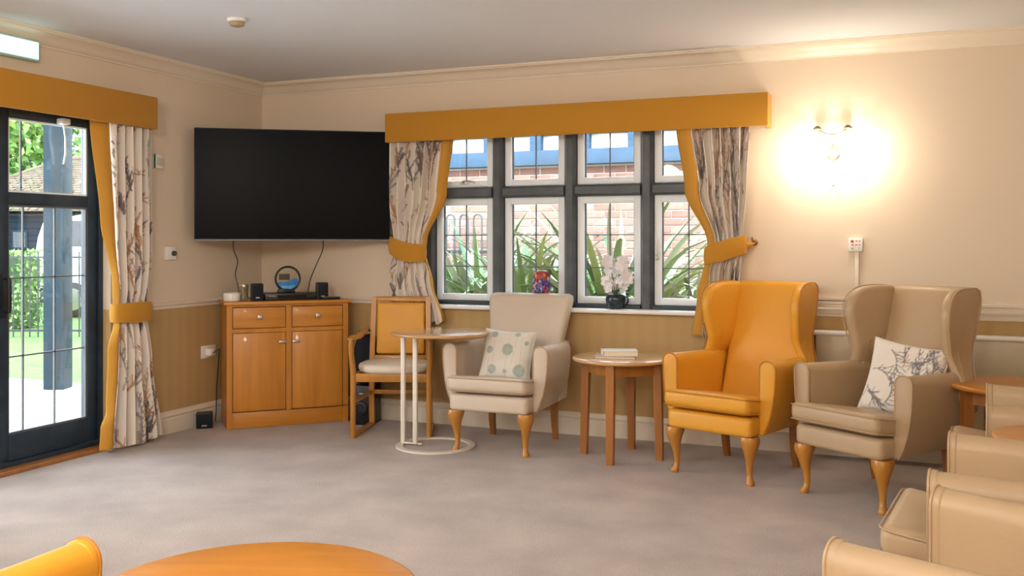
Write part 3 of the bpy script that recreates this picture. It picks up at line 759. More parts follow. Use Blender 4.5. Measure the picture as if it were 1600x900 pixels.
# things on the cabinet
t = thing('pot', 'small round white pot on the left end of the cabinet top', 'pot', cabpt(.045, .11, .85))
t.rotation_euler = (0, 0, CA)
B().lathe([(0, 0), (.050, 0), (.055, .004), (.056, .05), (.054, .054), (.050, .056), (.046, .052), (.001, .050)], 32).done('bowl', M_white, t)
jg = glass_mat('clear_jar_glass', (.93, .92, .88), .15)
t = thing('glass_jar', 'clear glass jar between the white pot and the black speaker', 'jar', cabpt(.12, .12, .85))
B().lathe([(0, 0), (.036, 0), (.039, .01), (.034, .05), (.037, .09), (.039, .11), (.036, .112), (.034, .10), (.031, .05), (.034, .015), (0.001, .01)], 24).done('glass_body', jg, t)
b = B(); b.lathe([(0, .02), (.012, .022), (.006, .05), (.020, .085), (.001, .09)], 10); b.done('ornament', mat('dried_ornament', (.45, .36, .28), .7), t)
def speaker(label, lx, ly, w_, d, hh, name='speaker', loc=None, rz=None):
    t = thing(name, label, 'speaker', loc or cabpt(lx, ly, .85), CA if rz is None else rz, 'small black satellite speakers')
    B().box((0, 0, hh / 2), (w_, d, hh), bev=.006, seg=3).done('case', M_black, t)
    B().box((0, -d / 2 - .001, hh * .52), (w_ - .010, .004, hh - .018), bev=.001).done('grille', M_blackm, t)
    B().box((0, -d / 2 - .0035, hh * .2), (w_ * .32, .002, .008)).done('badge', M_silver, t, smooth=False)
    return t
speaker('black satellite speaker at the left on the cabinet, beside the glass jar', .205, .07, .078, .07, .118)
speaker('black satellite speaker at the right on the cabinet, behind the remote', .650, .09, .078, .07, .118)
speaker('small black cube speaker on the carpet beside the cabinet', 0, 0, .105, .09, .105, loc=(.085, -.735, 0), rz=rad(38))
t = thing('media_player', 'flat black disc player in the middle of the cabinet top', 'disc player', cabpt(.44, .16, .85), CA)
B().box((0, 0, .026), (.36, .20, .044), bev=.003).done('case', M_black, t)
B().box((.02, -.102, .026), (.24, .004, .020)).done('disc_tray', mat('gloss_black', (.004, .004, .005), .1), t, smooth=False)
B().box((.13, -.102, .028), (.06, .005, .012)).done('display', mat('player_display', (.01, .05, .035), .2), t, smooth=False)
b = B()
for k in range(3): b.box((-.15 + .014 * k, -.102, .03), (.008, .006, .006))
b.done('buttons', M_silver, t, smooth=False)
B().box((-.20, .0, .02), (.045, .12, .036), bev=.003).done('side_module', M_black, t)
t = thing('sand_picture', 'round moving-sand picture with blue sand in a black ring frame', 'ornament', cabpt(.425, .15, .899), CA)
rr = .083; b = B()
b.tube([(rr * math.cos(a), 0, .095 + rr * math.sin(a)) for a in [2 * PI * k / 48 for k in range(48)]], .0075, 8, closed=True); b.done('ring_frame', M_black, t)
B().plate([(-.075, 0), (.05, 0), (.04, .022), (-.05, .03), (-.062, .022)], .05, .004, lambda a, z, w_: (a, w_, z), 2).done('base', M_black, t)
B().plate(circ(rr - .006, 40, 0, .095), .008, .001, lambda a, z, w_: (a, w_, z), 1).done('glass_disc', glass_mat('sand_glass', (.96, .96, .93)), t)
o = [((rr - .008) * math.cos(a), .095 + (rr - .008) * math.sin(a)) for a in [rad(200 + k * 8) for k in range(19)]]
o += [(.06, .102), (.03, .088), (.0, .075), (-.03, .070), (-.055, .075)]
B().plate(o, .0105, .001, lambda a, z, w_: (a, w_ - .001, z), 1).done('blue_sand', mat('blue_sand', (.03, .22, .62), .7, var=.5, vscale=30, stretch=(1, 1, 4)), t)
o2 = [((rr - .010) * math.cos(a), .095 + (rr - .010) * math.sin(a)) for a in [rad(225 + k * 8) for k in range(12)]] + [(.04, .055), (.0, .045), (-.04, .050)]
B().plate(o2, .0125, .001, lambda a, z, w_: (a, w_ - .001, z), 1).done('pale_sand', mat('pale_blue_sand', (.15, .45, .80), .7, var=.3, vscale=40), t)
B().plate(rrect(.074, .042, .004, 2, -.022, .108), .006, .002, lambda a, z, w_: (a, .012 + w_, z), 2).done('grey_block', mat('slate_grey', (.07, .07, .10), .5), t)
t = thing('remote_control', 'dark remote control lying at the right end of the cabinet top', 'remote control', cabpt(.70, .035, .85), CA + rad(4))
B().plate(rrect(.13, .040, .012, 4), .018, .006, lambda a, c, w_: (a, c, .0095 + w_), 3).done('case', M_black, t)
b = B()
for k in range(6):
    for j in range(2): b.box((-.045 + .016 * k, -.008 + .016 * j, .0195), (.008, .008, .003))
b.done('buttons', M_silver, t, smooth=False)

# television across the corner
TA = math.atan2(.722, 1.075); tw, th_ = 1.295, .751
tv = thing('television', 'large black flat-screen television mounted across the room corner', 'television', (.627, -.483, 1.258), TA)
B().box((0, .024, th_ / 2), (tw, .046, th_), bev=.004).done('case', M_black, tv)
B().box((0, -.0005, th_ / 2 + .003), (tw - .016, .003, th_ - .022)).done('screen', M_screen, tv, smooth=False)
B().box((0, -.001, .005), (tw - .004, .006, .008)).done('bottom_bezel', mat('dark_silver', (.10, .10, .10), .3, metal=.6), tv, smooth=False)
b = B(); b.box((0, .10, .38), (.12, .11, .30), bev=.01); b.box((0, .27, .38), (.05, .26, .06)); b.box((0, .40, .38), (.10, .02, .14)); b.done('wall_bracket', M_black, tv)
def cable(label, pts, r=.0035, m=M_black, cat='cable', g='loose television cables'):
    q = []
    P = [Vector(p) for p in pts]
    for i in range(len(P) - 1):
        p0, p1, p2, p3 = P[max(0, i - 1)], P[i], P[i + 1], P[min(len(P) - 1, i + 2)]
        for k in range(8):
            u = k / 8; q.append(.5 * ((2 * p1) + (p2 - p0) * u + (2 * p0 - 5 * p1 + 4 * p2 - p3) * u * u + (3 * p1 - p0 - 3 * p2 + p3) * u ** 3))
    q.append(P[-1])
    return tag(B().tube(q, r, 6).done('cable', m), label, cat, g)
def tvp(lx, ly, z): c, s = math.cos(TA), math.sin(TA); return (.627 + lx * c - ly * s, -.483 + lx * s + ly * c, z)
cable('dark cable hanging from the television down behind the glass jar', [tvp(-.40, .05, 1.30), tvp(-.40, .07, 1.20), tvp(-.375, .08, 1.12), tvp(-.39, .09, 1.03), tvp(-.375, .09, .96), tvp(-.35, .09, .86)])
cable('dark cable slanting from the television to the disc player', [tvp(.19, .05, 1.30), tvp(.19, .06, 1.20), tvp(.15, .08, 1.10), tvp(.11, .12, 1.0), tvp(.09, .13, .90), tvp(.08, .15, .86)])

# subwoofer and bag behind the wooden chair
t = thing('subwoofer', 'black floor speaker with round port between cabinet and wooden chair', 'speaker', (1.005, -.165, 0), rad(8))
B().box((0, 0, .135), (.125, .20, .27), bev=.005).done('case', M_black, t)
b = B(); b.lathe([(.040, 0), (.048, .004), (.044, .010), (.034, .012), (.030, .004)], 28, Matrix.Translation((0, -.100, .115)) @ Matrix.Rotation(rad(90), 4, 'X')); b.done('port_ring', mat('soft_black', (.02, .022, .028), .3), t)
B().box((0, -.1015, .215), (.03, .002, .008)).done('badge', M_silver, t, smooth=False)
t = thing('bag', 'dark navy bag standing on the floor speaker behind the wooden chair', 'bag', (1.005, -.165, .272), rad(8))
b = B(); b.plate(smoothpoly([(-.065, 0), (.075, 0), (.085, .18), (.07, .30), (.02, .345), (-.04, .33), (-.07, .26), (-.075, .12)], 2), .17, .03, lambda a, z, w_: (a, w_, z), 4, .006); b.done('bag_body', M_blackm, t)
B().tube([(-.05, -.02, .31), (-.04, -.03, .36), (-.01, -.035, .378), (.03, -.03, .372), (.05, -.02, .345), (.055, -.01, .31)], .010, 8).done('carry_strap', mat('strap', (.02, .022, .03), .7), t)

# sockets, switches and small wall fittings
def plate_on(name, label, cat, loc, axis, w_, h_, t_, m, extra=None):
    o = thing(name, label, cat, loc, 0 if axis == 'x' else rad(90))
    B().box((0, -t_ / 2, 0), (w_, t_, h_), bev=.003).done('cover_plate', m, o)
    if extra: extra(o)
    return o
def sock_x(o):
    b = B(); b.box((-.015, -.03, 0), (.045, .045, .05), bev=.006); b.done('plug', M_white, o)
    B().tube([(-.015, -.05, -.01), (.03, -.075, .02), (.05, -.05, -.08), (.055, -.03, -.25), (.05, -.03, -.42), (.04, -.03, -.49)], .0035, 6).done('flex', M_black, o)
plate_on('wall_socket', 'white wall socket with plug low beside the cabinet', 'socket', (0, -.60, .495), 'y', .145, .086, .010, M_white, sock_x)
def th_x(o):
    b = B(); b.lathe([(0, 0), (.017, 0), (.017, .014), (.014, .018), (0.001, .018)], 24, Matrix.Translation((.012, -.026, 0)) @ Matrix.Rotation(rad(90), 4, 'X')); b.done('dial', mat('grey_dial', (.07, .075, .075), .4), o)
plate_on('thermostat', 'white square thermostat with grey dial on the wall below the television', 'thermostat', (0, -.978, 1.175), 'y', .085, .085, .026, M_white, th_x)
def sw_x(o):
    B().box((-.036, -.015, 0), (.012, .032, .088), bev=.002).done('green_band', mat('green_plastic', (.01, .16, .08), .4), o)
    B().box((.008, -.0305, 0), (.05, .004, .05), bev=.001).done('front_window', mat('pale_window', (.62, .55, .44), .4), o)
plate_on('door_release', 'white and green door release box beside the curtained door', 'door release', (0, -1.10, 1.765), 'y', .085, .090, .028, M_white, sw_x)
def call_x(o):
    red = mat('red_mark', (.50, .05, .04), .5); gy = mat('grey_mark', (.35, .33, .32), .5)
    B().box((-.018, -.029, .020), (.016, .003, .014)).done('red_symbol', red, o, smooth=False)
    b = B()
    for k, (x, z, w_) in enumerate(((.006, .022, .012), (.022, .022, .010), (-.016, .0, .014), (.004, .0, .012), (.022, .0, .010))): b.box((x, -.0285, z), (w_, .002, .005))
    b.done('lettering', red, o, smooth=False)
    b = B(); b.sphere((-.018, -.028, -.020), .006, 10); b.sphere((.018, -.028, -.018), .003, 8); b.done('button', gy, o)
plate_on('call_point', 'small square white call point with red marks above the trunking', 'call point', (4.183, 0, 1.233), 'x', .078, .078, .028, M_white, call_x)
struct(B().box((4.19, -.009, 1.05), (.022, .018, .29), bev=.002).done('trim_6', M_trim))
struct(B().box((4.10, -.012, .918), (.30, .020, .02), bev=.002).done('trim_7', M_trim))

# smoke detector
t = thing('smoke_detector', 'small round white detector on the ceiling', 'detector', (1.20, -1.81, 2.42), 0)
B().lathe([(0, 0), (.050, 0), (.050, -.010), (.046, -.014), (.001, -.014)], 32).done('base_plate', M_white, t)
B().lathe([(0, -.012), (.036, -.014), (.040, -.024), (.036, -.034), (.020, -.040), (.001, -.040)], 32).done('sensor_head', mat('sensor_tan', (.42, .33, .22), .5), t)

# exit sign
t = thing('exit_sign', 'lit green and white emergency exit sign above the garden door', 'exit sign', (0, -2.21, 2.245), 0)
B().box((.022, 0, .052), (.044, .37, .118), bev=.010, seg=3).done('housing', mat('sign_housing', (.45, .62, .60), .4), t)
B().box((.0455, 0, .052), (.003, .345, .092)).done('lit_panel', mat('lit_panel', (.5, .85, .75), .4, emit=(.42, .92, .80), estr=1.6), t, smooth=False)
wm = mat('lit_white_symbol', (1, 1, 1), .4, emit=(.9, 1, 1), estr=3.5)
B().box((.0475, .115, .052), (.003, .045, .078)).done('door_symbol', wm, t, smooth=False)
b = B()   # running figure
b.sphere((.048, .045, .085), .008, 10, (.2, 1, 1))
for p in ([(.052, .072), (.030, .052)], [(.034, .052), (.052, .036), (.046, .016)], [(.030, .052), (.012, .040), (.000, .022)], [(.050, .070), (.068, .058), (.078, .066)], [(.050, .070), (.034, .076), (.022, .064)]):
    b.tube([(.048, y, z) for y, z in [(a, c) for a, c in p]], .0035, 6)
b.done('running_figure', wm, t)
b = B(); b.plate([(-.04, .060), (-.10, .060), (-.10, .078), (-.14, .052), (-.10, .026), (-.10, .044), (-.04, .044)], .003, .0005, lambda y, z, w_: (.048 + w_, y, z), 1)
b.done('arrow', wm, t, smooth=False)

# wall light: boss, curved arm, two small glowing shades
M_pewter = mat('dull_pewter', (.20, .17, .13), .45, metal=.6)
t = thing('wall_light', 'twin-arm brass and crystal wall light glowing above the taupe chair', 'wall light', (4.059, 0, 1.768))
b = B(); b.lathe([(0, 0), (.040, 0), (.038, .012), (.026, .022), (.012, .028), (.001, .03)], 28, Matrix.Rotation(rad(90), 4, 'X')); b.done('back_plate', M_pewter, t)
b = B()
for k in range(7):
    a = rad(-60 + 20 * k); b.plate([(-.004, -.045), (.004, -.045), (.009, .0), (.006, .040), (-.006, .040), (-.009, .0)], .014, .003, lambda x, z, w_, a=a: (x + .033 * math.sin(a) * (1 if z > -.04 else .3), -.03 - .014 * math.cos(a) + w_ * .4, z), 2)
b.done('crystal_shell', mat('smoked_crystal', (.16, .145, .12), .2, spec=.8), t)
b = B(); b.tube([(x, -.055 - .02 * math.cos(x * 15), .105 + 9 * x * x * .55) for x in [-.085 + .17 * k / 16 for k in range(17)]], .0045, 8); b.tube([(0, -.02, .02), (0, -.06, .05), (0, -.075, .105)], .005, 8)
b.done('curved_arm', M_pewter, t)
gl = mat('glowing_shade', (1, .95, .85), .5, emit=(1, .86, .66), estr=14)
for s in (-1, 1):
    b = B(); b.lathe([(.001, .018), (.010, .016), (.026, .0), (.024, -.006), (.008, -.010), (.001, -.012)], 20, Matrix.Translation((s * .085, -.062, .142))); b.done('candle_cup', M_pewter, t)
    b = B(); b.lathe([(.001, .0), (.012, -.004), (.020, -.025), (.022, -.045), (.015, -.062), (.001, -.068)], 20, Matrix.Translation((s * .085, -.070, .118))); b.done('lamp_glass', gl, t)
    l = bpy.data.lights.new('wall_light_bulb', 'POINT'); l.energy = 7; l.color = (1, .86, .68); l.shadow_soft_size = .03
    lo = bpy.data.objects.new('wall_light_bulb', l); C.objects.link(lo); lo.location = (4.059 + s * .11, -.17, 1.765)
b = B(); b.tube([(0, -.03, -.03), (.001, -.028, -.17)], .0012, 5); b.sphere((.001, -.028, -.185), .006, 8, (1, 1, 2)); b.done('pull_cord', M_silver, t)

# things on the window sill
def vase_flowers():
    t = thing('orchid_pot', 'white orchid in a dark glazed pot on the window sill', 'potted plant', (2.74, -.012, .822))
    B().lathe([(0, 0), (.040, 0), (.044, .004), (.060, .035), (.066, .062), (.060, .085), (.050, .092), (.046, .088), (.048, .075), (.001, .070)], 28, sxy=(1, .8)).done('pot', mat('dark_glazed_pot', (.02, .04, .055), .12, var=.6, vscale=20), t)
    B().tube([(.055, 0, .080), (.078, 0, .078), (.082, 0, .055), (.070, 0, .030), (.060, 0, .030)], .006, 8).done('pot_handle', M_black, t)
    R = random.Random(5); stem = mat('green_stem', (.10, .16, .06), .6); pet = mat('white_petals', (.88, .85, .88), .6, var=.06, vscale=20)
    tips = []
    for k in range(4):
        a = -.5 + k * .33; pts = [(0, 0, .07), (a * .05, .0, .14), (a * .12, -.003, .20), (a * .18, -.005, .25 + R.uniform(-.02, .02))]
        B().tube(pts, .0028, 6).done('stem', stem, t); tips.append(pts)
    pos_ = []
    for i in range(30):
        pos_.append((R.uniform(-.10, .10), R.uniform(-.03, .02), R.uniform(.125, .315)))
    for x, y, z in pos_:
        if abs(x) > .10 - abs(z - .21) * .5: x *= .6
        b = B(); M0 = Matrix.Translation((x, y, z)) @ Matrix.Rotation(R.uniform(-.6, .6), 4, 'Z') @ Matrix.Rotation(R.uniform(-.5, .5), 4, 'X') @ Matrix.Rotation(R.uniform(0, 6), 4, 'Y')
        for k in range(5):
            M1 = M0 @ Matrix.Rotation(2 * PI * k / 5, 4, 'Y')
            b.loft([[(sx_ * wd, -.004 * math.cos(q), zz) for sx_, q in ((-1, 0), (0, 1.5), (1, 0))] for zz, wd in ((.001, .004), (.015, .014), (.028, .015), (.038, .005))], False, False, M1)
        b.done('blossom', pet, t, ang=80)
    for k in range(4):
        b = B(); a = R.uniform(-1, 1); b.loft([[(a * u * .07 + s * .010 * math.sin(PI * min(1, u + .1)), s * .004 - .01, .085 + .11 * u - .08 * u * u) for s in (-1, 1)] for u in [j / 6 for j in range(7)]], False, False); b.done('leaf', mat('leaf_green', (.05, .14, .08), .5), t)
vase_flowers()
def mosaic():
    img_cols = [(.45, .06, .04), (.60, .18, .06), (.05, .06, .35), (.10, .18, .55), (.02, .02, .03), (.55, .45, .40), (.35, .03, .08)]
    t = thing('patterned_vase', 'multicoloured patterned vase on the sill behind the cream armchair', 'vase', (2.235, -.005, .822)); t.scale = (1.22, 1.0, 1.48)
    prof = [(0, 0), (.034, 0), (.036, .01), (.046, .06), (.047, .10), (.043, .135), (.034, .155), (.022, .162), (.001, .163)]
    B().lathe(prof, 24).done('vase_body', mat('vase_red_glaze', (.35, .06, .05), .3), t)
    R = random.Random(9)
    for k, c in enumerate(img_cols):
        b = B()
        for _ in range(22):
            a = R.uniform(PI, 2 * PI); z = R.uniform(.01, .15); 
            if 2 <= k <= 3: z = R.uniform(.07, .12)
            if k == 4: z = R.gauss(.055, .02); a = R.gauss(1.5 * PI, .3)
            z = min(.15, max(.01, z)); r = interp(z, [(0, .035), (.06, .046), (.10, .047), (.135, .043), (.16, .03)])
            b.sphere((r * math.cos(a), r * math.sin(a), z), .008, 7, (1, 1, R.uniform(.7, 1.4)))
        tag(b.done('glass_beads', mat('bead_colour', c, .25), t), kind='stuff')
mosaic()

# ------------------------------------------------------------------ outdoors
# a ground frame for the garden on the left: G(l, d, z) is l metres across, d metres out from the room's far corner view line
def G(l, d, z=0):
    return (4.4516 + .92526 * l - .37936 * d, -5.9293 + .37936 * l + .92526 * d, z)
GA = rad(22.294)
M_patio = mat('pale_paving', (.60, .58, .54), .8, var=.08, vscale=3)
M_lawn = mat('lawn_grass', (.075, .135, .022), .95, var=.3, vscale=7, bump=.6, bscale=60)
M_soil = mat('garden_soil', (.16, .15, .10), .95, var=.3, vscale=5)
struct(B().box((-30, 15, -.16), (80, 90, .10)).done('ground_1', M_lawn, smooth=False))
M_joint = mat('paving_joint', (.36, .34, .31), .9)
pat = sempty('ground_2'); B().box((-4.4, -4.2, -.125), (8.2, 10.26, .05)).done('paving_bed', M_joint, pat, smooth=False)
R = random.Random(2)
sl = B().box((0, 0, 0), (.588, .588, .03), bev=.006).done('paving_slab', M_patio, pat)
sl.location = (-.62, -3.2, -.098); slm = sl.data
for i in range(13):
    for j in range(12):
        if i == 0 and j == 0: continue
        x, y = -.62 - .60 * i, .62 - .60 * j
        o = bpy.data.objects.new('paving_slab', slm); C.objects.link(o); o.parent = pat; o.location = (x, y, -.1 + R.uniform(-.002, .002))
sl.location = (-.62, .62, -.1)
struct(B().box((2.5, 1.8, -.115), (9, 3.0, .05)).done('ground_3', M_soil, smooth=False))

t = thing('garden_post', 'square blue-grey post standing on the paving outside the glazed door', 'post', (-2.70, .60, -.085), GA)
mp_ = mat('blue_grey_paint', (.018, .033, .043), .6, spec=.08, var=.1, vscale=4)
B().box((0, 0, 1.55), (.185, .185, 3.1), bev=.008).done('post_shaft', mp_, t)
B().box((.0, -.02, 3.0), (.26, 1.2, .18), bev=.008).done('roof_beam', mp_, t)

# iron fence with separate bars
M_iron = mat('black_iron', (.02, .025, .03), .5)
t = thing('iron_fence', 'black iron bar fence along the far side of the lawn', 'fence', G(-6.5, 13.75, -.11), GA)
for z in (.09, 1.14): B().box((-1.3, 0, z), (6.2, .035, .03)).done('rail', M_iron, t, smooth=False)
bar = B().tube([(0, 0, 0), (0, 0, 1.22)], .010, 6).done('bar', M_iron, t); bar.location = (-4.3, 0, 0)
for k in range(1, 52):
    o = bpy.data.objects.new('bar', bar.data); C.objects.link(o); o.parent = t; o.location = (-4.3 + .118 * k, 0, 0)
for x in (-3.4, -1.0, 1.4): B().box((x, 0, .63), (.05, .05, 1.3)).done('fence_post', M_iron, t, smooth=False)

def leaf_cloud(name, cen, rad_, n, size, mats, parent=None, box=False, seed=1, hollow=.55):
    Rn = np.random.RandomState(seed)
    if box: p = Rn.uniform(-1, 1, (n, 3))
    else:
        p = Rn.normal(size=(n, 3)); p /= np.linalg.norm(p, axis=1)[:, None]; p *= (hollow + (1 - hollow) * Rn.rand(n, 1) ** .6)
        bl = Rn.normal(size=(14, 3)); bl /= np.linalg.norm(bl, axis=1)[:, None]
        p *= (.82 + .22 * np.max(np.clip(p @ bl.T, 0, 1) ** 4, axis=1))[:, None]
    p = p * np.array(rad_) + np.array(cen)
    a = Rn.normal(size=(n, 3)); a /= np.linalg.norm(a, axis=1)[:, None]; c = np.cross(a, Rn.normal(size=(n, 3))); c /= np.linalg.norm(c, axis=1)[:, None]
    s = size * Rn.uniform(.6, 1.3, (n, 1))
    v = np.stack([p - a * s, p + c * s * .5, p + a * s, p - c * s * .5], 1).reshape(-1, 3)
    me = bpy.data.meshes.new(name); me.from_pydata(v.tolist(), [], np.arange(n * 4).reshape(n, 4).tolist())
    for m_ in mats: me.materials.append(m_)
    me.polygons.foreach_set('material_index', Rn.randint(0, len(mats), n).astype(np.int32)); me.update()
    o = bpy.data.objects.new(name, me); C.objects.link(o)
    if parent: o.parent = parent
    o['kind'] = 'stuff' if parent else 'thing'
    return o
LV = [mat('leaf_bright', (.14, .28, .05), .6), mat('leaf_mid', (.08, .20, .04), .6), mat('leaf_yellow', (.24, .36, .09), .6)]
t = thing('hedge', 'bright green clipped hedge behind the iron fence', 'hedge', G(-9.05, 15.1, -.1), GA)
B().box((0, 0, .56), (2.9, .8, 1.10), bev=.05).done('branches', mat('hedge_inside', (.03, .06, .015), .9), t)
leaf_cloud('foliage', (0, 0, .60), (1.55, .52, .62), 9000, .045, LV, t, True, 3)
def tree(label, l, d, zc, rr, rz_, n, seed, size=.16):
    t = thing('tree', label, 'tree', G(l, d, -.1), GA, 'trees beyond the dark barn')
    B().tube([(0, 0, 0), (.1, 0, zc * .5), (0, 0, zc)], [.25, .2, .1], 8).done('trunk', mat('bark', (.10, .08, .06), .9), t)
    leaf_cloud('foliage', (0, 0, zc), (rr, rr, rz_), n, size, LV, t, False, seed)
tree('tall light green tree above the left end of the barn roof', -17.5, 31, 5.2, 3.6, 3.4, 14000, 4)
tree('small light green tree beside the right slope of the barn roof', -12.5, 29, 2.2, 1.7, 1.9, 7000, 6)
tree('low bushy tree far right behind the white van', -8.5, 34, 1.6, 3.2, 2.0, 7000, 8)

# white van beyond the fence
van = thing('van', 'white van parked beyond the iron fence with dark windows', 'van', G(-8.62, 17.2, -.1), GA)
wh = mat('white_car_paint', (.75, .77, .78), .25, coat=.5); dk = mat('dark_car_window', (.015, .02, .03), .1)
B().plate(smoothpoly([(0, .30), (4.5, .30), (4.5, .95), (4.3, 1.12), (3.5, 1.22), (2.9, 1.82), (.25, 1.86), (.05, 1.3)], 1), 1.8, .08, lambda a, z, w_: (a, .9 + w_, z), 3).done('body', wh, van)
for a0, a1 in ((.25, .95), (1.05, 1.85), (1.95, 2.75)): B().plate(rrect(a1 - a0, .46, .05, 3, (a0 + a1) / 2, 1.50), .02, .004, lambda a, z, w_: (a, -.008 + w_, z), 1).done('side_window', dk, van)
B().box((2.25, -.012, .36), (4.4, .03, .20), bev=.01).done('sill_trim', mat('dark_plastic_trim', (.03, .03, .035), .6), van)
for x in (.75, 3.65):
    wl = B().lathe([(.001, -.10), (.28, -.10), (.32, -.07), (.32, .07), (.28, .10), (.001, .10)], 28, Matrix.Translation((x, .08, .32)) @ Matrix.Rotation(rad(90), 4, 'X')).done('wheel', mat('tyre', (.02, .02, .02), .8), van)
    B().lathe([(.001, 0), (.19, 0), (.20, .01), (.001, .02)], 20, Matrix.Translation((x, -.015, .32)) @ Matrix.Rotation(rad(90), 4, 'X')).done('hub_cap', M_silver, wl)
B().box((1.0, -.015, 1.02), (.14, .02, .03), bev=.004).done('door_handle', dk, van)
B().box((.02, .25, .85), (.04, .14, .28), bev=.01).done('tail_light', mat('red_lens', (.4, .02, .02), .2), van)

# barn with hipped tiled roof
bn = thing('barn', 'dark boarded barn with hipped clay tile roof beyond the fence', 'barn', G(-11.4, 22.0, -.1), GA)
M_barn = mat('black_boarding', (.010, .018, .028), .7, spec=.08)
B().box((0, 2.2, 1.0), (3.6, 4.2, 2.0)).done('wall', mat('barn_wall', (.02, .03, .04), .8), bn, smooth=False)
bd = B().box((0, 0, 0), (3.62, .03, .142), bev=.004).done('board', M_barn, bn); bd.location = (0, .09, .1)
for k in range(1, 13):
    o = bpy.data.objects.new('board', bd.data); C.objects.link(o); o.parent = bn; o.location = (0, .09, .1 + .148 * k); o.rotation_euler = (rad(-4), 0, 0)
for x, z, ww, hh, c in ((-.35, 1.25, .22, .34, 'pale'), (.95, 1.5, .30, .22, 'dark'), (.10, 1.40, .28, .35, 'dark')):
    fr_ = B().box((x, .05, z), (ww + .06, .04, hh + .06)).done('window_frame', M_pvc if c == 'pale' else mp_, bn, smooth=False)
    B().box((x, .025, z), (ww, .02, hh)).done('pane', M_glass if c != 'pale' else mat('pale_blind', (.6, .65, .7), .5), fr_, smooth=False)
M_tile = [mat('clay_tile', (.15, .11, .08), .85, spec=.1, var=.25, vscale=9), mat('mossy_tile', (.13, .11, .07), .85, spec=.1, var=.25, vscale=9)]
ze, zr = 2.05, 3.40; xl, xr, yb0, yb1 = -2.1, 2.0, -.25, 4.6; rl, rr_ = .15, 1.0; ym = 2.1
B().loft([[(xl, yb0, ze), (xr, yb0, ze), (xr, yb1, ze), (xl, yb1, ze)], [(rl, ym - .02, zr - .02), (rr_, ym - .02, zr - .02), (rr_, ym + .02, zr - .02), (rl, ym + .02, zr - .02)]]).done('roof_deck', M_tile[0], bn, smooth=False)
NC = 22
b = B(); Rt_ = random.Random(1)
for k in range(NC):
    u0, u1 = k / NC, (k + 1.15) / NC
    def row(A0, A1, B0, B1, off):
        # A: eave edge ends, B: ridge edge ends
        p0, p1 = Vector(A0).lerp(Vector(B0), u0), Vector(A1).lerp(Vector(B1), u0); q0, q1 = Vector(A0).lerp(Vector(B0), min(1, u1)), Vector(A1).lerp(Vector(B1), min(1, u1))
        L = (p1 - p0).length; n = max(2, int(L / .19))
        for i in range(n):
            a0, a1 = i / n + .004, (i + 1) / n - .004
            j = Rt_.uniform(.0, .014); up_ = Vector((0, 0, .040 + j)); lo_ = Vector((0, 0, .012))
            vs_ = [b.b.verts.new(v) for v in (p0.lerp(p1, a0) + up_, p0.lerp(p1, a1) + up_, q0.lerp(q1, a1) + lo_, q0.lerp(q1, a0) + lo_, p0.lerp(p1, a0), p0.lerp(p1, a1))]
            for f_ in ((0, 1, 2, 3), (4, 5, 1, 0)):
                f = b.b.faces.new([vs_[i_] for i_ in f_]); f.material_index = Rt_.random() < .4
    row((xl, yb0, ze), (xr, yb0, ze), (rl, ym, zr), (rr_, ym, zr), 0)
    row((xr, yb0, ze), (xr, yb1, ze), (rr_, ym, zr), (rr_, ym, zr), 0)
    row((xl, yb1, ze), (xl, yb0, ze), (rl, ym, zr), (rl, ym, zr), 0)
tag(b.done('roof_tiles', M_tile, bn, smooth=False), kind='stuff')
B().tube([(rl, ym, zr + .04), (rr_, ym, zr + .04)], .06, 8).done('ridge_tiles', M_tile[0], bn)
for s0, s1 in (((rr_, ym, zr + .03), (xr, yb0, ze + .04)), ((rl, ym, zr + .03), (xl, yb0, ze + .04))): B().tube([s0, s1], .05, 8).done('hip_tiles', M_tile[1], bn)

# brick building across from the leaded window
bb = thing('brick_building', 'red brick building with dark timber beam opposite the leaded window', 'building', (0, 3.2, -.1))
M_mort = mat('mortar', (.42, .38, .35), .9, spec=.1); 
M_br = [mat('brick_a', (.33, .20, .155), .85, spec=.1, var=.18, vscale=14), mat('brick_b', (.38, .25, .20), .85, spec=.1, var=.18, vscale=14), mat('brick_c', (.28, .16, .125), .85, spec=.1, var=.18, vscale=14)]
M_brd = mat('dark_red_brick', (.17, .075, .06), .8, var=.2, vscale=14)
M_tim = mat('blue_black_timber', (.055, .10, .16), .7, spec=.1, var=.15, vscale=5)
B().box((3.2, .15, 1.5), (9.4, .27, 3.0)).done('wall', M_mort, bb, smooth=False)
R = random.Random(7)
brm = []
for m_ in M_br + [M_brd]:
    o = B().box((0, 0, 0), (.215, .10, .065), bev=.004, seg=1).done('brick', m_, None); brm.append(o.data); bpy.data.objects.remove(o)
stuffb = B(); pool = []
for k in range(27):
    z = 2.068 - .075 * k - .0
    if z < .02: break
    for i in range(42):
        x = -1.35 + .225 * i + (.1125 if k % 2 else 0)
        if x > 7.8: continue
        vis = -.35 < x < 3.02 and z > .70
        if k == 0: mi = 3
        else: mi = R.choice((0, 0, 1, 1, 2))
        if vis:
            o = bpy.data.objects.new('brick', brm[mi]); C.objects.link(o); o.parent = bb; o.location = (x, .060 - R.uniform(0, .005), z)
        else: stuffb.box((x, .058, z), (.215, .10, .065))
tag(stuffb.done('outer_bricks', M_br[0], bb, smooth=False), kind='stuff')
B().box((3.2, -.03, 2.195), (9.4, .16, .150), bev=.006).done('timber_beam', M_tim, bb)
B().box((3.2, -.03, 2.52), (9.4, .16, .20), bev=.006).done('timber_beam', M_tim, bb)
M_rend = mat('white_render', (.80, .81, .80), .7)
B().box((3.2, .0, 2.34), (9.4, .04, .16)).done('render_infill', M_rend, bb, smooth=False)
xs = [-.02 + .51 * k for k in range(-2, 15)]
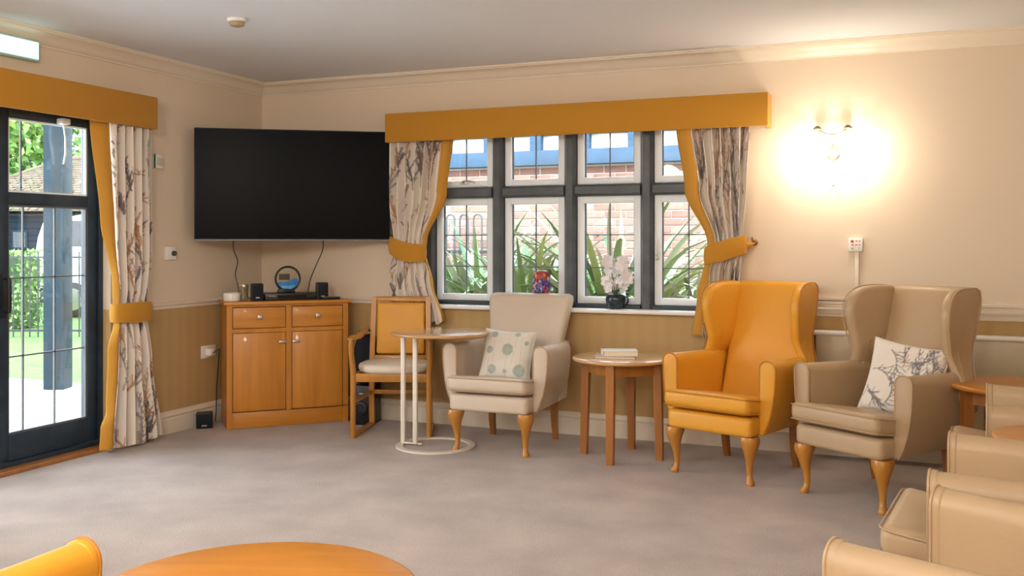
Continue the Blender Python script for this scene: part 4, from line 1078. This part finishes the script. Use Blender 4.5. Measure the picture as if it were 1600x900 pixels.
for x in xs: B().box((x, -.03, 2.34), (.12, .14, .155), bev=.004).done('stud', M_tim, bb)
B().box((3.2, .0, 2.80), (9.6, .5, .30), bev=.02).done('eaves_board', M_tim, bb)

# hooped iron railing
t = thing('hoop_railing', 'grey hoop-topped iron railing behind the left pane of the leaded window', 'railing', (.0, 2.75, -.1))
for k in range(5):
    x = .03 + .15 * k
    B().tube([(x, 0, 0), (x, 0, 1.58)] + [(x + .045 - .045 * math.cos(a), 0, 1.58 + .045 * math.sin(a)) for a in [PI * j / 8 for j in range(1, 8)]] + [(x + .09, 0, 1.58), (x + .09, 0, 0)], .010, 8).done('hoop', mat('grey_iron', (.10, .10, .11), .5), t)
B().box((.35, 0, 1.25), (.90, .02, .03)).done('rail', M_iron, t, smooth=False)
t = thing('evergreen_shrub', 'narrow dark blue-green shrub at the left edge of the leaded window', 'shrub', (-.12, 2.55, -.1))
B().tube([(0, 0, 0), (0, 0, 1.5)], .03, 6).done('stem', M_iron, t)
leaf_cloud('foliage', (0, 0, 1.05), (.26, .24, .68), 2600, .04, [mat('teal_leaf', (.03, .14, .13), .6), mat('teal_leaf_light', (.06, .22, .20), .6)], t, False, 5, .3)

# flax plants with long strap leaves
FLM = [mat('flax_green', (.11, .22, .07), .5), mat('flax_light', (.20, .30, .12), .5), mat('flax_yellow', (.30, .34, .12), .5), mat('flax_pale', (.34, .38, .28), .5), mat('flax_deep', (.055, .13, .055), .5), mat('flax_cream', (.42, .43, .33), .5)]
def flax(label, x, y, n, seed, lmin, lmax, spread):
    t = thing('flax_plant', label, 'plant', (x, y, -.09), 0, 'spiky flax plants outside the leaded window')
    R = random.Random(seed); lim = min(y - .42, 3.05 - y)
    for k in range(n):
        az = 2 * PI * (k + R.uniform(-.3, .3)) / n * 3.0; el = rad(R.uniform(48, 86)); L = R.uniform(lmin, lmax); droop = R.uniform(.5, spread); wd = R.uniform(.020, .036)
        p = Vector((math.cos(az) * .06, math.sin(az) * .06, 0)); rings = []; N = 10
        side = Vector((-math.sin(az), math.cos(az), 0))
        for j in range(N + 1):
            u = j / N; e = el - droop * u ** 1.8 * 1.7
            wj = wd * (1 - u ** 3) * (.55 + .9 * min(1, u * 2)) * .9 + .001
            nrm = Vector((-math.cos(az) * math.sin(e), -math.sin(az) * math.sin(e), math.cos(e)))
            rings.append([Vector((v.x, lim * math.tanh(v.y / lim), v.z)) for v in (p - side * wj + nrm * wj * .35, p, p + side * wj + nrm * wj * .35)])
            p = p + Vector((math.cos(az) * math.cos(e), math.sin(az) * math.cos(e), math.sin(e))) * (L / N)
        B().loft(rings, False, False).done('leaf', R.choice(FLM), t, ang=80)
    return t
flax('bushy flax plant filling the lower left lights of the leaded window', 1.0, 1.75, 290, 1, 1.15, 1.9, 1.3)
flax('pale upright flax plant seen through the second light from the left', 1.62, 1.45, 260, 2, 1.1, 1.8, 1.2)
flax('tall arching flax plant behind the orchid pot', 2.30, 1.60, 240, 3, 1.15, 2.2, 1.4)
flax('small flax plant at the right end of the leaded window', 2.95, 1.55, 110, 4, .9, 1.55, 1.35)
